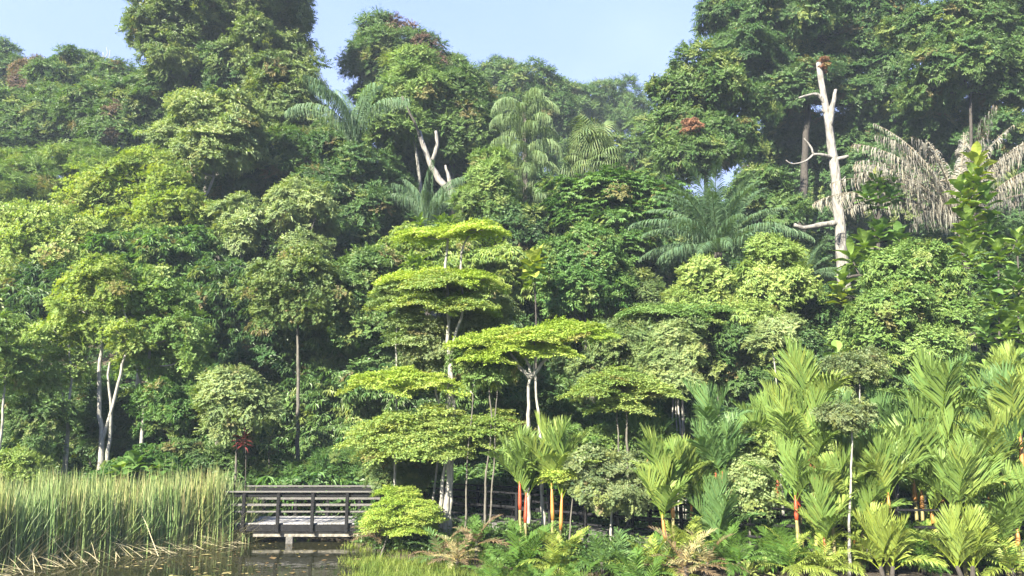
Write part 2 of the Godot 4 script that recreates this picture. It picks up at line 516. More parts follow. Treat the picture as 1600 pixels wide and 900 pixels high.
# s: n name, l label, c category, g group, d distance, b base pixel x, L lobes in photo pixels [x, y, rx, ry, (nearer by m)],
#    k kind of foliage, p palette, s clump size, e density, r trunk radius, m bark, T stems as pixel polylines from the ground up
func tree(s: Dictionary) -> Node3D:
	var d: float = s.d
	var L: Array = s.L
	var bx: float = s.get("b", L[0][0])
	var base := at(bx, 640, d)
	base.y = ground(base.x, base.z)
	var o := thing(s.n, s.l, s.get("c", "tree"), base, s.get("g", ""))
	var lobes := []
	var mid := Vector3.ZERO
	for q in L:
		var off: float = q[4] if q.size() > 4 else rng.randf_range(-0.5, 0.5) * q[2] * d / FOCAL
		var c := at(q[0], q[1], d - off) - base
		var mt := metre(q[0], q[1], d - off)
		lobes.append([c, Vector3(q[2] * mt, q[3] * mt, maxf(q[2], q[3]) * mt * s.get("deep", 0.9))])
		mid += c / L.size()
	var bark: Material = M[s.get("m", "bark_grey")]
	var rad: float = s.get("r", 0.16)
	var stems := []
	if s.has("T"):
		for line in s.T:
			var pts := []
			for k in line.size():
				pts.append(at(line[k][0], line[k][1], d + (line[k][2] if line[k].size() > 2 else 0.0)) - base)
			if not s.get("fork", false) or stems.is_empty() or line[0][1] > 600:
				var foot: Vector3 = pts[0]
				foot.y = ground(foot.x + base.x, foot.z + base.z) - base.y - 0.1
				if pts[0].y > foot.y: pts.push_front(foot)
			stems.append(pts)
	else:
		stems.append([Vector3(0, -0.1, 0), mid * Vector3(0.35, 0.45, 0.35), mid * Vector3(0.8, 0.9, 0.8)])
	for k in stems.size():
		var pts := spine(stems[k], rad * 0.35, 4)
		var rr: float = rad * (1.0 if k == 0 else 0.75)
		part("trunk", tube(pts, taper(pts.size(), rr, rr * 0.42, 0.35), 8, 0.12), bark, o)
		stems[k] = pts
	for q in lobes.size():                                     # limbs into the crown
		var best: Vector3 = stems[0][0]
		var score := 1e9
		for line in stems:
			for k in range(1, line.size()):
				var v: Vector3 = line[k]
				var dd: float = v.distance_to(lobes[q][0]) + (4.0 if v.y > lobes[q][0].y else 0.0)
				if dd < score and v.y > mid.y * 0.25:
					score = dd
					best = v
		if score > 0.4 and score < 1e8:
			var tip: Vector3 = lobes[q][0]
			var pts := spine([best, best.lerp(tip, 0.5) + Vector3(0, -0.08 * score, 0), tip + Vector3(0, 0.2 * lobes[q][1].y, 0)], rad * 0.3, 3)
			part("limb", tube(pts, taper(pts.size(), rad * 0.5, rad * 0.14), 6, 0.1), bark, o)
		for f in s.get("twigs", 3):
			var u := Vector3(rng.randfn(), rng.randfn() * 0.6 + 0.2, rng.randfn()).normalized()
			var tip: Vector3 = lobes[q][0] + u * lobes[q][1] * 0.85
			var pts := spine([lobes[q][0], lobes[q][0].lerp(tip, 0.5) + Vector3(0, -0.05, 0), tip], rad * 0.2, 2)
			part("branch", tube(pts, taper(pts.size(), rad * 0.2, rad * 0.05), 5), bark, o)
	var kind: String = s.get("k", "broad")
	if kind != "tier":                                         # side boughs that break the round outline
		for q in lobes.size():
			for f in s.get("boughs", 3):
				var u := Vector3(rng.randfn(), rng.randfn() * 0.8 + 0.15, rng.randfn()).normalized()
				var rr: Vector3 = lobes[q][1] * rng.randf_range(0.28, 0.5)
				lobes.append([lobes[q][0] + u * lobes[q][1] * rng.randf_range(0.8, 1.15), Vector3(rr.x * rng.randf_range(0.9, 1.5), rr.y, rr.z)])
		var other: String = {"broad": "hang", "small": "broad", "fine": "broad", "hang": "broad", "whorl": "broad", "tuft": "small", "strap": "fine"}[kind]
		crown(o, "crown", other, lobes, s.get("p", "mid"), s.get("s", 1.0) * 0.9, s.get("e", 1.0) * 0.14, M[s.get("mat", "leaf")])
	crown(o, "crown", kind, lobes, s.get("p", "mid"), s.get("s", 1.0), s.get("e", 1.0), M[s.get("mat", "leaf")])
	for x in s.get("X", []):                                   # patches of other foliage in the same crown: [name, kind, palette, size, density, lobes]
		var more := []
		for q in x[5]:
			var mt := metre(q[0], q[1], d)
			more.append([at(q[0], q[1], d - (q[4] if q.size() > 4 else 0.0)) - base, Vector3(q[2] * mt, q[3] * mt, q[2] * mt)])
		crown(o, x[0], x[1], more, x[2], x[3], x[4], M[x[6]] if x.size() > 6 else M.dry)
	return o

# ---------------------------------------------------------------- palms and large-leaved plants
func make_fronds() -> void:
	FROND.teal = []
	for k in 4:
		FROND.teal.append(frond_mesh(5.0, 62, 0.95, 0.055, [1.35, 1.05, 0.7, 0.35][k], [0.75, 1.15, 1.25, 1.1][k], [0.35, 0.6, 0.8, 0.9][k], 0.16))
	FROND.plume = []                                           # arching leaves with curtains of leaflets
	for k in 3:
		FROND.plume.append(frond_mesh(3.0, 60, 1.05, 0.05, [1.05, 0.75, 0.35][k], [2.2, 2.1, 1.7][k], [1.15, 1.2, 1.2][k], 0.1))
	FROND.raffia = []
	for k in 3:
		FROND.raffia.append(frond_mesh(7.0, 56, 1.4, 0.07, [1.5, 1.42, 1.28][k], [1.0, 1.5, 1.9][k], [1.2, 1.25, 1.25][k], 0.12))
	FROND.dead = []
	for k in 3:
		FROND.dead.append(frond_mesh(6.0, 92, 0.85, 0.036, [1.4, 1.1, 0.8][k], [0.75, 1.05, 1.2][k], [1.0, 1.2, 1.3][k], 0.1, Color(0.8, 0.75, 0.65), 0.9))
	FROND.wax = []                                             # stiff upright leaves with broad crowded leaflets
	for k in 5:
		FROND.wax.append(frond_mesh(1.6, 34, 0.78, 0.056, [1.52, 1.40, 1.25, 1.05, 0.72][k], [0.45, 0.55, 0.7, 0.9, 1.05][k], [0.08, 0.14, 0.2, 0.3, 0.45][k], 0.2, Color(1.2, 1.1, 0.5), 0.06, 0.3, [0.6, 0.7, 0.8, 0.85, 0.9][k]))
	FROND.low = []
	for k in 4:
		FROND.low.append(frond_mesh(1.5, 22, 0.42, 0.045, [1.35, 1.0, 0.7, 0.4][k], [0.9, 1.2, 1.2, 1.0][k], [0.25, 0.35, 0.45, 0.5][k], 0.15, Color(1.2, 1.1, 0.5)))
	FROND.cycad = []
	for k in 3:
		FROND.cycad.append(frond_mesh(1.1, 20, 0.30, 0.032, [1.2, 0.8, 0.4][k], [0.9, 1.0, 0.9][k], [0.15, 0.2, 0.3][k], 0.12, Color(1, 0.9, 0.6), 0.2))
	FROND.fan = []
	for k in 3:
		FROND.fan.append(fan_mesh(1.5, 26, [0.5, 0.9, 1.2][k], 1.1))
	LEAF.round = big_leaf_mesh(0.55, 0.36, 0.35)
	LEAF.long = big_leaf_mesh(0.75, 0.27, 0.55)
	LEAF.oval = big_leaf_mesh(0.6, 0.3, 0.3)
	LEAF.strap = big_leaf_mesh(0.55, 0.075, 0.5)
	LEAF.pad = big_leaf_mesh(0.7, 0.5, 0.6)
	var tones := {"teal": Color(0.088, 0.155, 0.082), "plume": Color(0.115, 0.175, 0.078), "raffia": Color(0.088, 0.155, 0.082), "wax": Color(0.135, 0.215, 0.055), "wax_blue": Color(0.100, 0.185, 0.064),
			"wax_yellow": Color(0.180, 0.250, 0.060), "low_lime": Color(0.200, 0.265, 0.055), "low_green": Color(0.075, 0.150, 0.030), "fan": Color(0.118, 0.172, 0.070), "big_yellow": Color(0.26, 0.32, 0.06),
			"big_green": Color(0.090, 0.170, 0.045), "big_dark": Color(0.062, 0.135, 0.045), "big_fresh": Color(0.150, 0.235, 0.055), "big_red": Color(0.16, 0.035, 0.035), "big_pale": Color(0.25, 0.29, 0.10)}
	for t in tones:
		M[t] = leafy(0.5, Color(0.8, 0.82, 0.35), 0.33, tones[t].linear_to_srgb())
	M.dead_frond = leafy(0.8, Color(0.4, 0.36, 0.3), 0.3, lin(0.195, 0.192, 0.165))
	M.fern_brown = leafy(0.7, Color(0.5, 0.4, 0.3), 0.3, lin(0.165, 0.125, 0.078))
	M.fern_straw = leafy(0.7, Color(0.5, 0.45, 0.3), 0.3, lin(0.27, 0.25, 0.13))

func put_frond(o: Node3D, set_name: String, variant: int, mat: String, where: Vector3, azimuth: float, size: float, lean := 0.0) -> void:
	var list: Array = FROND[set_name]
	var b := Basis(Vector3.UP, azimuth) * Basis(Vector3.BACK, lean) * Basis(Vector3.RIGHT, rng.randf_range(-0.18, 0.18))
	part("frond", list[clampi(variant, 0, list.size() - 1)], M[mat], o, Transform3D(b.scaled_local(Vector3.ONE * size), where))

func feather_palm(s: Dictionary) -> Node3D:                    # n, l, d, b base px, C crown px, F frond set, N fronds, z size, mat, r trunk radius, m bark, A optional azimuths
	var d: float = s.d
	var base := at(s.b, 640, d)
	base.y = ground(base.x, base.z)
	var o := thing(s.n, s.l, s.get("c", "palm"), base, s.get("g", ""))
	var top := at(s.C[0], s.C[1], d) - base
	var r: float = s.get("r", 0.2)
	var pts := spine([Vector3(0, -0.1, 0), top * Vector3(0.4, 0.5, 0.4), top], r * 0.2, 4)
	part("trunk", tube(pts, taper(pts.size(), r, r * 0.8, 0.3), 9, 0.1), M[s.get("m", "bark_grey")], o)
	var n: int = s.N
	var along: float = s.get("along", 0.0)                      # metres of trunk that carry leaves
	var A: Array = s.get("A", [])
	for k in n:
		var t := float(k) / maxi(n - 1, 1)
		var az: float = deg_to_rad(A[k][0]) if k < A.size() else k * 2.39996 + 0.4
		var vr: int = A[k][1] if k < A.size() else int(t * FROND[s.F].size() * 0.999)
		var mat: String = s.mat
		if s.has("mat2") and rng.randf() < 0.4: mat = s.mat2
		put_frond(o, s.F, vr, mat, top + Vector3(0, -along * t, 0), az, s.get("z", 1.0) * rng.randf_range(0.88, 1.1), rng.randf_range(-0.12, 0.12))
	return o

# stems: [px, py where the leaves begin, nearer by m, leaves, size]; the red leaf sheaths are `sheath` metres long
func wax_palm(s: Dictionary) -> Node3D:
	var d: float = s.d
	var base := at(s.b, 800, d)
	base.y = ground(base.x, base.z)
	var o := thing(s.get("n", "sealing_wax_palm"), s.l, "palm", base, s.get("g", ""))
	for q in s.S:
		var dn: float = q[2] if q.size() > 2 else 0.0
		var tip := at(q[0], q[1], d - dn) - base
		var foot := Vector3(lerpf(0.0, tip.x, 0.55), 0, tip.z * 0.8)
		foot.y = ground(base.x + foot.x, base.z + foot.z) - base.y - 0.08
		var sheath: float = minf(s.get("sheath", 0.9), (tip.y - foot.y) * 0.6)
		var cut := foot.lerp(tip, 1.0 - sheath / maxf(tip.y - foot.y, 0.1))
		if sheath < 0.2:                                        # leaves that spring from a short stump
			tip.y = minf(tip.y, foot.y + 0.08 + (0.55 if s.get("F", "wax") == "cycad" else 0.3))
			part("stem", tube([foot, foot.lerp(tip, 0.5), tip + Vector3(0, 0.03, 0)], [0.07, 0.065, 0.05], 7, 0.15), M.bark_brown, o)
		elif tip.y - foot.y > 0.5:
			var p1 := spine([foot, foot.lerp(cut, 0.5) + Vector3(rng.randf_range(-0.04, 0.04), 0, 0), cut], 0.01, 3)
			var rings := []
			var girth := []
			var count := maxi(int((cut.y - foot.y) / 0.07), 4)
			for k in count + 1:                                   # leaf-scar rings
				var f := float(k) / count * (p1.size() - 1)
				var i0 := mini(int(f), p1.size() - 2)
				rings.append(p1[i0].lerp(p1[i0 + 1], f - i0))
				girth.append(lerpf(0.055, 0.044, float(k) / count) * (1.1 if k % 3 == 0 else 0.97))
			part("stem", tube(rings, girth, 7, 0.03), M[s.get("stem", "stem_green")], o)
			var p2 := [cut, cut.lerp(tip, 0.25), cut.lerp(tip, 0.7), tip + Vector3(0, 0.1, 0)]
			part("leaf_sheath", tube(p2, [0.05, 0.064, 0.05, 0.02], 8), M[s.get("red", "stem_red")], o)
		var n: int = (q[3] if q.size() > 3 else 7) + (1 if s.get("F", "wax") == "wax" else 0)
		var z: float = q[4] if q.size() > 4 else 1.0
		for k in n:
			var t := float(k) / maxi(n - 1, 1)
			var mat: String = s.mat
			if s.has("mat2") and rng.randf() < 0.45: mat = s.mat2
			put_frond(o, s.get("F", "wax"), int(t * (3.7 if s.get("sheath", 0.9) > 0.2 else 4.3)), mat, tip + Vector3(0, -0.12 * t * z, 0), k * 2.39996 + q[0] * 0.1, z * rng.randf_range(0.85, 1.15) * (1.12 if s.get("F", "wax") == "wax" else 1.0))
	return o

func leaf_plant(s: Dictionary) -> Node3D:                      # T stems as pixel polylines, R rosettes [px, py, leaves, size, leaf, material]
	var d: float = s.d
	var base := at(s.b, 700, d)
	base.y = ground(base.x, base.z)
	var o := thing(s.n, s.l, s.get("c", "plant"), base, s.get("g", ""))
	var r: float = s.get("r", 0.07)
	for line in s.get("T", []):
		var pts := []
		for q in line: pts.append(at(q[0], q[1], d) - base)
		var foot: Vector3 = pts[0]
		foot.y = ground(foot.x + base.x, foot.z + base.z) - base.y - 0.1
		if line[0][1] > 520 or line == s.T[0]: pts.push_front(foot)
		pts = spine(pts, r * 0.3, 3)
		part("stem", tube(pts, taper(pts.size(), r, r * 0.5), 7, 0.08), M[s.get("m", "bark_brown")], o)
	var joints := []
	for c in o.get_children():
		var box: AABB = c.mesh.get_aabb()
		for f in 6: joints.append(Vector3(box.get_center().x, lerpf(box.position.y, box.end.y, 0.3 + f * 0.14), box.get_center().z))
	for q in s.R:
		var c := at(q[0], q[1], d - (q[6] if q.size() > 6 else 0.0) - rng.randf_range(-0.35, 0.35)) - base
		var from := Vector3(c.x, c.y - 1.0, c.z)
		var best := 1e9
		for j in joints:
			if j.y < c.y and j.distance_to(c) < best:
				best = j.distance_to(c)
				from = j
		var bow := spine([from, from.lerp(c, 0.5) + Vector3(0, -0.06, 0), c], 0.01, 3)
		part("branch", tube(bow, taper(bow.size(), r * 0.45, r * 0.25), 6), M[s.get("m", "bark_brown")], o)
		var n: int = int(q[2] * 1.4)
		for k in n:
			var t := float(k) / n
			var az: float = k * 2.39996 + q[0]
			var el := lerpf(1.2, -0.15, pow(t, 0.8)) + rng.randf_range(-0.2, 0.2)
			var b := Basis(Vector3.UP, az) * Basis(Vector3.BACK, el) * Basis(Vector3.RIGHT, rng.randf_range(-0.35, 0.35))
			var drop := Vector3(0, -q[3] * 0.55 * t * s.get("tall", 1.0), 0)
			part("leaf", LEAF[q[4]], M[q[5]], o, Transform3D(b.scaled_local(Vector3.ONE * q[3] * rng.randf_range(0.75, 1.1)), c + drop + Vector3(cos(az), 0, -sin(az)) * 0.04))
	return o

# ---------------------------------------------------------------- scattered stuff
func scatter(called: String, mesh: Mesh, mat: Material, xs: Array, tints: Array, label: String, category: String) -> void:
	var mm := MultiMesh.new()
	mm.transform_format = MultiMesh.TRANSFORM_3D
	mm.use_colors = true
	mm.mesh = mesh
	mm.instance_count = xs.size()
	for k in xs.size():
		mm.set_instance_transform(k, xs[k])
		mm.set_instance_color(k, tints[k])
	var o := MultiMeshInstance3D.new()
	o.name = numbered(called)
	o.multimesh = mm
	o.material_override = mat
	add_child(o)
	tag(o, label, category, "", "stuff")

func blade_tuft(blades: int, spread: float, height: float, width: float, lean: float) -> ArrayMesh:
	var s := Sheet.new()
	for k in blades:
		var p := Vector3(rng.randfn() * spread, 0, rng.randfn() * spread)
		var h := height * (rng.randf_range(0.5, 0.95) if k % 4 else rng.randf_range(0.9, 1.12))
		var ln := Vector3(rng.randfn(), 0, rng.randfn()) * lean
		var side := Vector3(rng.randfn(), 0, rng.randfn()).normalized() * width * 0.5
		var l := PackedVector3Array()
		var r := PackedVector3Array()
		for q in 5:
			var t := q / 4.0
			var c := p + ln * h * pow(t, 1.7) + Vector3(0, h * (t - 0.06 * ln.length() * t * t), 0)
			var w := side * (1.0 - 0.9 * pow(t, 2.2))
			l.append(c + w); r.append(c - w)
		var dry := rng.randf()
		var col := Color(0.125, 0.165, 0.068) * rng.randf_range(0.75, 1.25)
		if dry > 0.66: col = Color(0.30, 0.275, 0.15) * rng.randf_range(0.8, 1.2)
		elif dry > 0.5: col = Color(0.19, 0.225, 0.085) * rng.randf_range(0.8, 1.2)
		s.strip(l, r, col)
	return s.done()

func reeds() -> void:
	var meshes := [blade_tuft(9, 0.10, 2.95, 0.044, 0.045), blade_tuft(9, 0.12, 2.65, 0.042, 0.075), blade_tuft(9, 0.12, 2.2, 0.036, 0.18)]
	var lists := [[], [], []]
	var tl := [[], [], []]
	for k in 2600:
		var px := rng.randf_range(-120.0, 392.0)
		var edge := lerpf(23.3, 28.6, clampf(px / 380.0, -0.2, 1.0))
		var d := edge + pow(rng.randf(), 1.4) * (30.8 - edge + 0.6)
		if px > 352.0 and rng.randf() < 0.35: continue
		var p := at(px, 860, d)
		if noise.get_noise_2d(p.x * 30.0, p.z * 30.0) < -0.25 and d < edge + 1.0: continue
		p.y = -0.12
		var q := rng.randi() % 3
		var sc := (rng.randf_range(0.75, 1.0) + 0.22 * noise.get_noise_2d(p.x * 28.0, p.z * 9.0)) * (1.0 - 0.3 * clampf((px - 340.0) / 50.0, 0.0, 1.0))
		lists[q].append(Transform3D(Basis(Vector3.UP, rng.randf() * TAU).scaled(Vector3(1, sc, 1)), p))
		var g := clampf(0.5 + noise.get_noise_2d(p.x * 16.0, p.z * 16.0) * 1.6, 0.0, 1.0)
		tl[q].append(Color(0.75, 0.98, 0.85).lerp(Color(1.12, 1.10, 0.95), g))
	scatter("reed_bed", meshes[0], M.reed, lists[0], tl[0], "tall green and straw coloured reeds standing in the pond beside the footbridge", "reeds")
	scatter("reed_bed", meshes[1], M.reed, lists[1], tl[1], "leaning green and straw coloured reeds mixed through the reed bed", "reeds")
	scatter("reed_bed", meshes[2], M.reed, lists[2], tl[2], "shorter bent green and straw coloured reeds filling the reed bed", "reeds")
	var s := Sheet.new()                                       # snapped stalks lying over the water's edge
	for k in 400:
		var px := rng.randf_range(-40.0, 400.0)
		var d := lerpf(23.0, 28.2, clampf(px / 380.0, 0.0, 1.0)) + rng.randf_range(-0.7, 0.9)
		var p := at(px, 860, d)
		var an := rng.randfn() * 0.55 + (PI if rng.randf() < 0.4 else 0.0)
		var ll := rng.randf_range(0.5, 2.1)
		var up := absf(rng.randfn()) * 0.24 if rng.randf() < 0.7 else rng.randf_range(0.3, 1.0)
		p.y = 0.03
		var e := p + Vector3(cos(an), up, sin(an) * 0.6) * ll
		var w := Vector3(-sin(an), 0.5, cos(an)).normalized() * rng.randf_range(0.005, 0.011)
		var m := p.lerp(e, 0.55) + Vector3(0, 0.06 * ll, 0)
		s.strip(PackedVector3Array([p + w, m + w, e]), PackedVector3Array([p - w, m - w, e + Vector3(0.003, 0, 0)]), Color(0.42, 0.38, 0.24) * rng.randf_range(0.55, 1.15))
	var o := part("fallen_reeds", s.done(), M.reed, self)
	tag(o, "pale snapped reed stalks lying across the water's edge", "reeds", "", "stuff")

func water_grass() -> void:
	var s := Sheet.new()
	for k in 20:
		var p := Vector3(rng.randfn() * 0.16, 0, rng.randfn() * 0.16)
		var h := rng.randf_range(0.08, 0.34)
		var ln := Vector3(rng.randfn(), 0, rng.randfn()) * 0.07
		var w := Vector3(rng.randfn(), 0, rng.randfn()).normalized() * 0.006
		s.strip(PackedVector3Array([p + w, p + ln * 0.4 + w + Vector3(0, h * 0.6, 0), p + ln + Vector3(0, h, 0)]), PackedVector3Array([p - w, p + ln * 0.4 - w + Vector3(0, h * 0.6, 0), p + ln + Vector3(0.002, h, 0)]), shade_of(0.2))
	var xs := []
	var ts := []
	for k in 3400:
		var px := rng.randf_range(535.0, 1010.0)
		var py := rng.randf_range(838.0, 925.0)
		var r := ray(px, py)
		var p := EYE + r * (4.55 / -r.y)
		var shore := bank(p.x) + p.z
		if shore < -0.9 or shore > 5.0: continue
		var edge := smoothstep(535.0, 610.0, px + (py - 870.0) * 0.6 + noise.get_noise_2d(p.x * 20.0, p.z * 20.0) * 90.0)
		if rng.randf() > edge * (0.55 + noise.get_noise_2d(p.x * 25.0, p.z * 25.0)): continue
		p.y = maxf(ground(p.x, p.z), -0.02) - 0.01
		xs.append(Transform3D(Basis(Vector3.UP, rng.randf() * TAU).scaled(Vector3(1, rng.randf_range(0.5, 1.1), 1)), p))
		ts.append(Color(0.10, 0.17, 0.03).lerp(Color(0.25, 0.31, 0.07), clampf(0.5 + noise.get_noise_2d(p.x * 40.0, p.z * 40.0) * 1.3 + rng.randfn() * 0.2, 0.0, 1.0)))
	scatter("water_grass", s.done(), M.matt, xs, ts, "bright green grass growing in the shallow water before the bank", "grass")

func floating_debris() -> void:
	var s := Sheet.new()
	for k in 520:
		var px := rng.randf_range(180.0, 700.0)
		var py := rng.randf_range(832.0, 915.0)
		var r := ray(px, py)
		var p := EYE + r * (4.594 / -r.y)
		if -p.z > bank(p.x) - 0.2: continue
		if noise.get_noise_2d(p.x * 12.0, p.z * 12.0) < -0.12 and rng.randf() < 0.8: continue
		var rad := rng.randf_range(0.02, 0.06) * (2.2 if rng.randf() < 0.1 else 1.0)
		var an := rng.randf() * TAU
		var u := Vector3(cos(an), 0, sin(an)) * rad * rng.randf_range(1.0, 2.0)
		var w := Vector3(-sin(an), 0, cos(an)) * rad
		var col: Color = [Color(0.20, 0.16, 0.07), Color(0.30, 0.27, 0.12), Color(0.10, 0.10, 0.035), Color(0.14, 0.10, 0.05)][rng.randi() % 4]
		var lift := Vector3(0, 0.012, 0)
		s.diamond(p - u, p + w + lift, p + u, p - w + lift * 0.5, col * rng.randf_range(0.6, 1.1))
	var o := part("floating_leaves", s.done(), M.dry, self)
	tag(o, "brown and yellow fallen leaves floating on the dark pond", "leaves", "", "stuff")

func undergrowth() -> void:
	for pass_no in 3:
		var kind: String = ["broad", "hang", "small"][pass_no]
		var xs := []
		var ts := []
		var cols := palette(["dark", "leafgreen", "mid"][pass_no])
		for k in [1500, 1300, 1300][pass_no]:
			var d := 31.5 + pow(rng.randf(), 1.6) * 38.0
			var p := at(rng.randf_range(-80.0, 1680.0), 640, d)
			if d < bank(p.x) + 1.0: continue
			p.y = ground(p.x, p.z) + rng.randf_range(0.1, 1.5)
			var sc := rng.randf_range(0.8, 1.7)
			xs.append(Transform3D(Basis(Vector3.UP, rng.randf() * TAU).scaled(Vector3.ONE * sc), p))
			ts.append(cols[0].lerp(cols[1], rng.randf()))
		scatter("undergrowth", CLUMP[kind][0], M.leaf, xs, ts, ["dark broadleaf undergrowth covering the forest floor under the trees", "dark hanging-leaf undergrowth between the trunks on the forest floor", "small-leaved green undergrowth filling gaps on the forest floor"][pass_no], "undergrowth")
	var xs := []
	var ts := []
	var cols := palette("mid")
	for k in 1500:
		var px := rng.randf_range(565.0, 1660.0) if k % 4 else rng.randf_range(565.0, 720.0)
		var p := at(px, 800, rng.randf_range(21.2, 31.0))
		var shore := -p.z - bank(p.x)
		if shore < 0.12: continue
		p.y = ground(p.x, p.z) + rng.randf_range(0.05, 0.5)
		xs.append(Transform3D(Basis(Vector3.UP, rng.randf() * TAU).scaled(Vector3.ONE * rng.randf_range(0.35, 0.75)), p))
		ts.append(cols[0].lerp(cols[1], rng.randf()))
	scatter("ground_cover", CLUMP.tuft[0], M.leaf, xs, ts, "low leafy ground cover on the bank around the boardwalk", "ground cover")

# ---------------------------------------------------------------- timber
func boards(o: Node3D, a: Vector3, b: Vector3, width: float, called: String, mat: Material, pitch := 0.15) -> void:
	var along := b - a
	var n := int(along.length() / pitch)
	var x := along.normalized()
	var zed := x.cross(Vector3.UP).normalized()
	var variants := [box_mesh(Vector3(pitch - 0.010, 0.04, width)), box_mesh(Vector3(pitch - 0.012, 0.044, width + 0.02))]
	for k in n:
		var p := a + x * (k + 0.5) * pitch + Vector3(0, rng.randf_range(-0.003, 0.003), 0)
		part(called, variants[k % 2], M.wood_grey2 if mat == M.wood_grey and rng.randf() < 0.35 else mat, o, Transform3D(Basis(x, Vector3.UP, zed), p))

func beam(o: Node3D, called: String, a: Vector3, b: Vector3, h: float, t: float, mat: Material) -> void:
	var x := (b - a).normalized()
	var zed := x.cross(Vector3.UP).normalized()
	part(called, box_mesh(Vector3((b - a).length(), h, t), 0.01), mat, o, Transform3D(Basis(x, zed.cross(x), zed), (a + b) * 0.5))

func footbridge() -> void:
	var y := 0.72
	var a := at(352, 812, 28.35)
	var b := at(650, 812, 28.35)
	a.y = y; b.y = y
	var o := thing("footbridge", "dark timber footbridge with pale grey deck spanning the dark pond inlet", "bridge", Vector3(a.x, 0, a.z - 1.05))
	var l := b.x - a.x
	boards(o, Vector3(0, y - 0.02, 0), Vector3(l, y - 0.02, 0), 2.0, "deck_board", M.wood_grey)
	for sz in [1.0, -1.0]:
		var z: float = 1.09 * sz
		beam(o, "edge_beam", Vector3(0, y - 0.16, z - 0.05 * sz), Vector3(l, y - 0.16, z - 0.05 * sz), 0.24, 0.08, M.wood_dark)
		for k in 6:
			var x := 0.68 + k * 1.262
			if x > l: break
			part("post", box_mesh(Vector3(0.12, 1.42, 0.09), 0.01), M.wood_dark, o, Transform3D(Basis(), Vector3(x, y + 0.40, z + 0.045 * sz)))
		beam(o, "top_rail", Vector3(0, y + 1.135, z + 0.03 * sz), Vector3(l, y + 1.135, z + 0.03 * sz), 0.05, 0.19, M.wood_old)
		beam(o, "rail", Vector3(0, y + 1.015, z - 0.02 * sz), Vector3(l, y + 1.015, z - 0.02 * sz), 0.15, 0.035, M.wood_dark)
		beam(o, "rail", Vector3(0, y + 0.66, z - 0.02 * sz), Vector3(l, y + 0.66, z - 0.02 * sz), 0.085, 0.05, M.wood_old)
		beam(o, "rail", Vector3(0, y + 0.42, z - 0.02 * sz), Vector3(l, y + 0.42, z - 0.02 * sz), 0.06, 0.05, M.wood_old)
	beam(o, "girder", Vector3(1.0, y - 0.36, 0.85), Vector3(l, y - 0.36, 0.85), 0.26, 0.16, M.concrete)
	beam(o, "girder", Vector3(1.0, y - 0.36, -0.85), Vector3(l, y - 0.36, -0.85), 0.26, 0.16, M.concrete)
	for x in [2.35, 5.4]:
		for z in [0.85, -0.85]:
			part("pile", box_mesh(Vector3(0.26, 1.3, 0.22), 0.015), M.wood_old, o, Transform3D(Basis(), Vector3(x, -0.42, z)))

func boardwalk() -> void:
	var y := 0.95
	var pts := [Vector3(-3.7, y, -29.2), Vector3(0.2, y, -27.0), Vector3(3.4, y, -24.6), Vector3(7.4, y, -22.6), Vector3(12.6, y, -22.2), Vector3(18.0, y, -22.4)]
	var o := thing("boardwalk", "weathered grey timber boardwalk with dark railing winding behind the red-stemmed palms", "boardwalk", Vector3(-3.7, 0, -29.2))
	for k in pts.size() - 1:
		var a: Vector3 = pts[k] - o.position
		var b: Vector3 = pts[k + 1] - o.position
		boards(o, a, b, 1.7, "deck_board", M.wood_old, 0.16)
		var x := (b - a).normalized()
		var side := Vector3.UP.cross(x).normalized()
		if side.z < 0: side = -side
		for sg in [1.0, -1.0]:
			var s: Vector3 = side * 0.9 * sg
			beam(o, "edge_beam", a + s + Vector3(0, -0.13, 0), b + s + Vector3(0, -0.13, 0), 0.2, 0.06, M.wood_old)
			beam(o, "top_rail", a + s + Vector3(0, 1.08, 0), b + s + Vector3(0, 1.08, 0), 0.05, 0.16, M.wood_dark)
			beam(o, "rail", a + s + Vector3(0, 0.62, 0), b + s + Vector3(0, 0.62, 0), 0.08, 0.04, M.wood_dark)
			beam(o, "rail", a + s + Vector3(0, 0.3, 0), b + s + Vector3(0, 0.3, 0), 0.06, 0.04, M.wood_dark)
			var n := int((b - a).length() / 1.3)
			for q in n:
				var p: Vector3 = a.lerp(b, (q + 0.5) / n) + side * (0.95 * sg)
				var foot := ground(p.x + o.position.x, p.z + o.position.z) - 0.25
				var hgt := y + 1.1 - foot
				part("post", box_mesh(Vector3(0.1, hgt, 0.1), 0.01), M.wood_dark, o, Transform3D(Basis(x, Vector3.UP, x.cross(Vector3.UP)), Vector3(p.x, foot + hgt * 0.5, p.z)))

# ---------------------------------------------------------------- dead wood
func bare_limb(o: Node3D, called: String, line: Array, d: float, r0: float, r1: float, mat: Material, lumps := 0.12) -> void:
	var pts := []
	for q in line: pts.append(at(q[0], q[1], d - (q[2] if q.size() > 2 else 0.0)) - o.position)
	pts = spine(pts, r0 * 0.12, 4)
	part(called, tube(pts, taper(pts.size(), r0, r1), 10, lumps), mat, o)

func bare_twig(o: Node3D, p: Vector3, dir: Vector3, length: float) -> void:
	var pts := spine([p, p + dir * length * 0.6, p + dir * length + Vector3(0, 0.15, 0)], 0.03, 2)
	part("stub", tube(pts, taper(pts.size(), 0.075, 0.02), 6, 0.2), M.bark_dead, o)

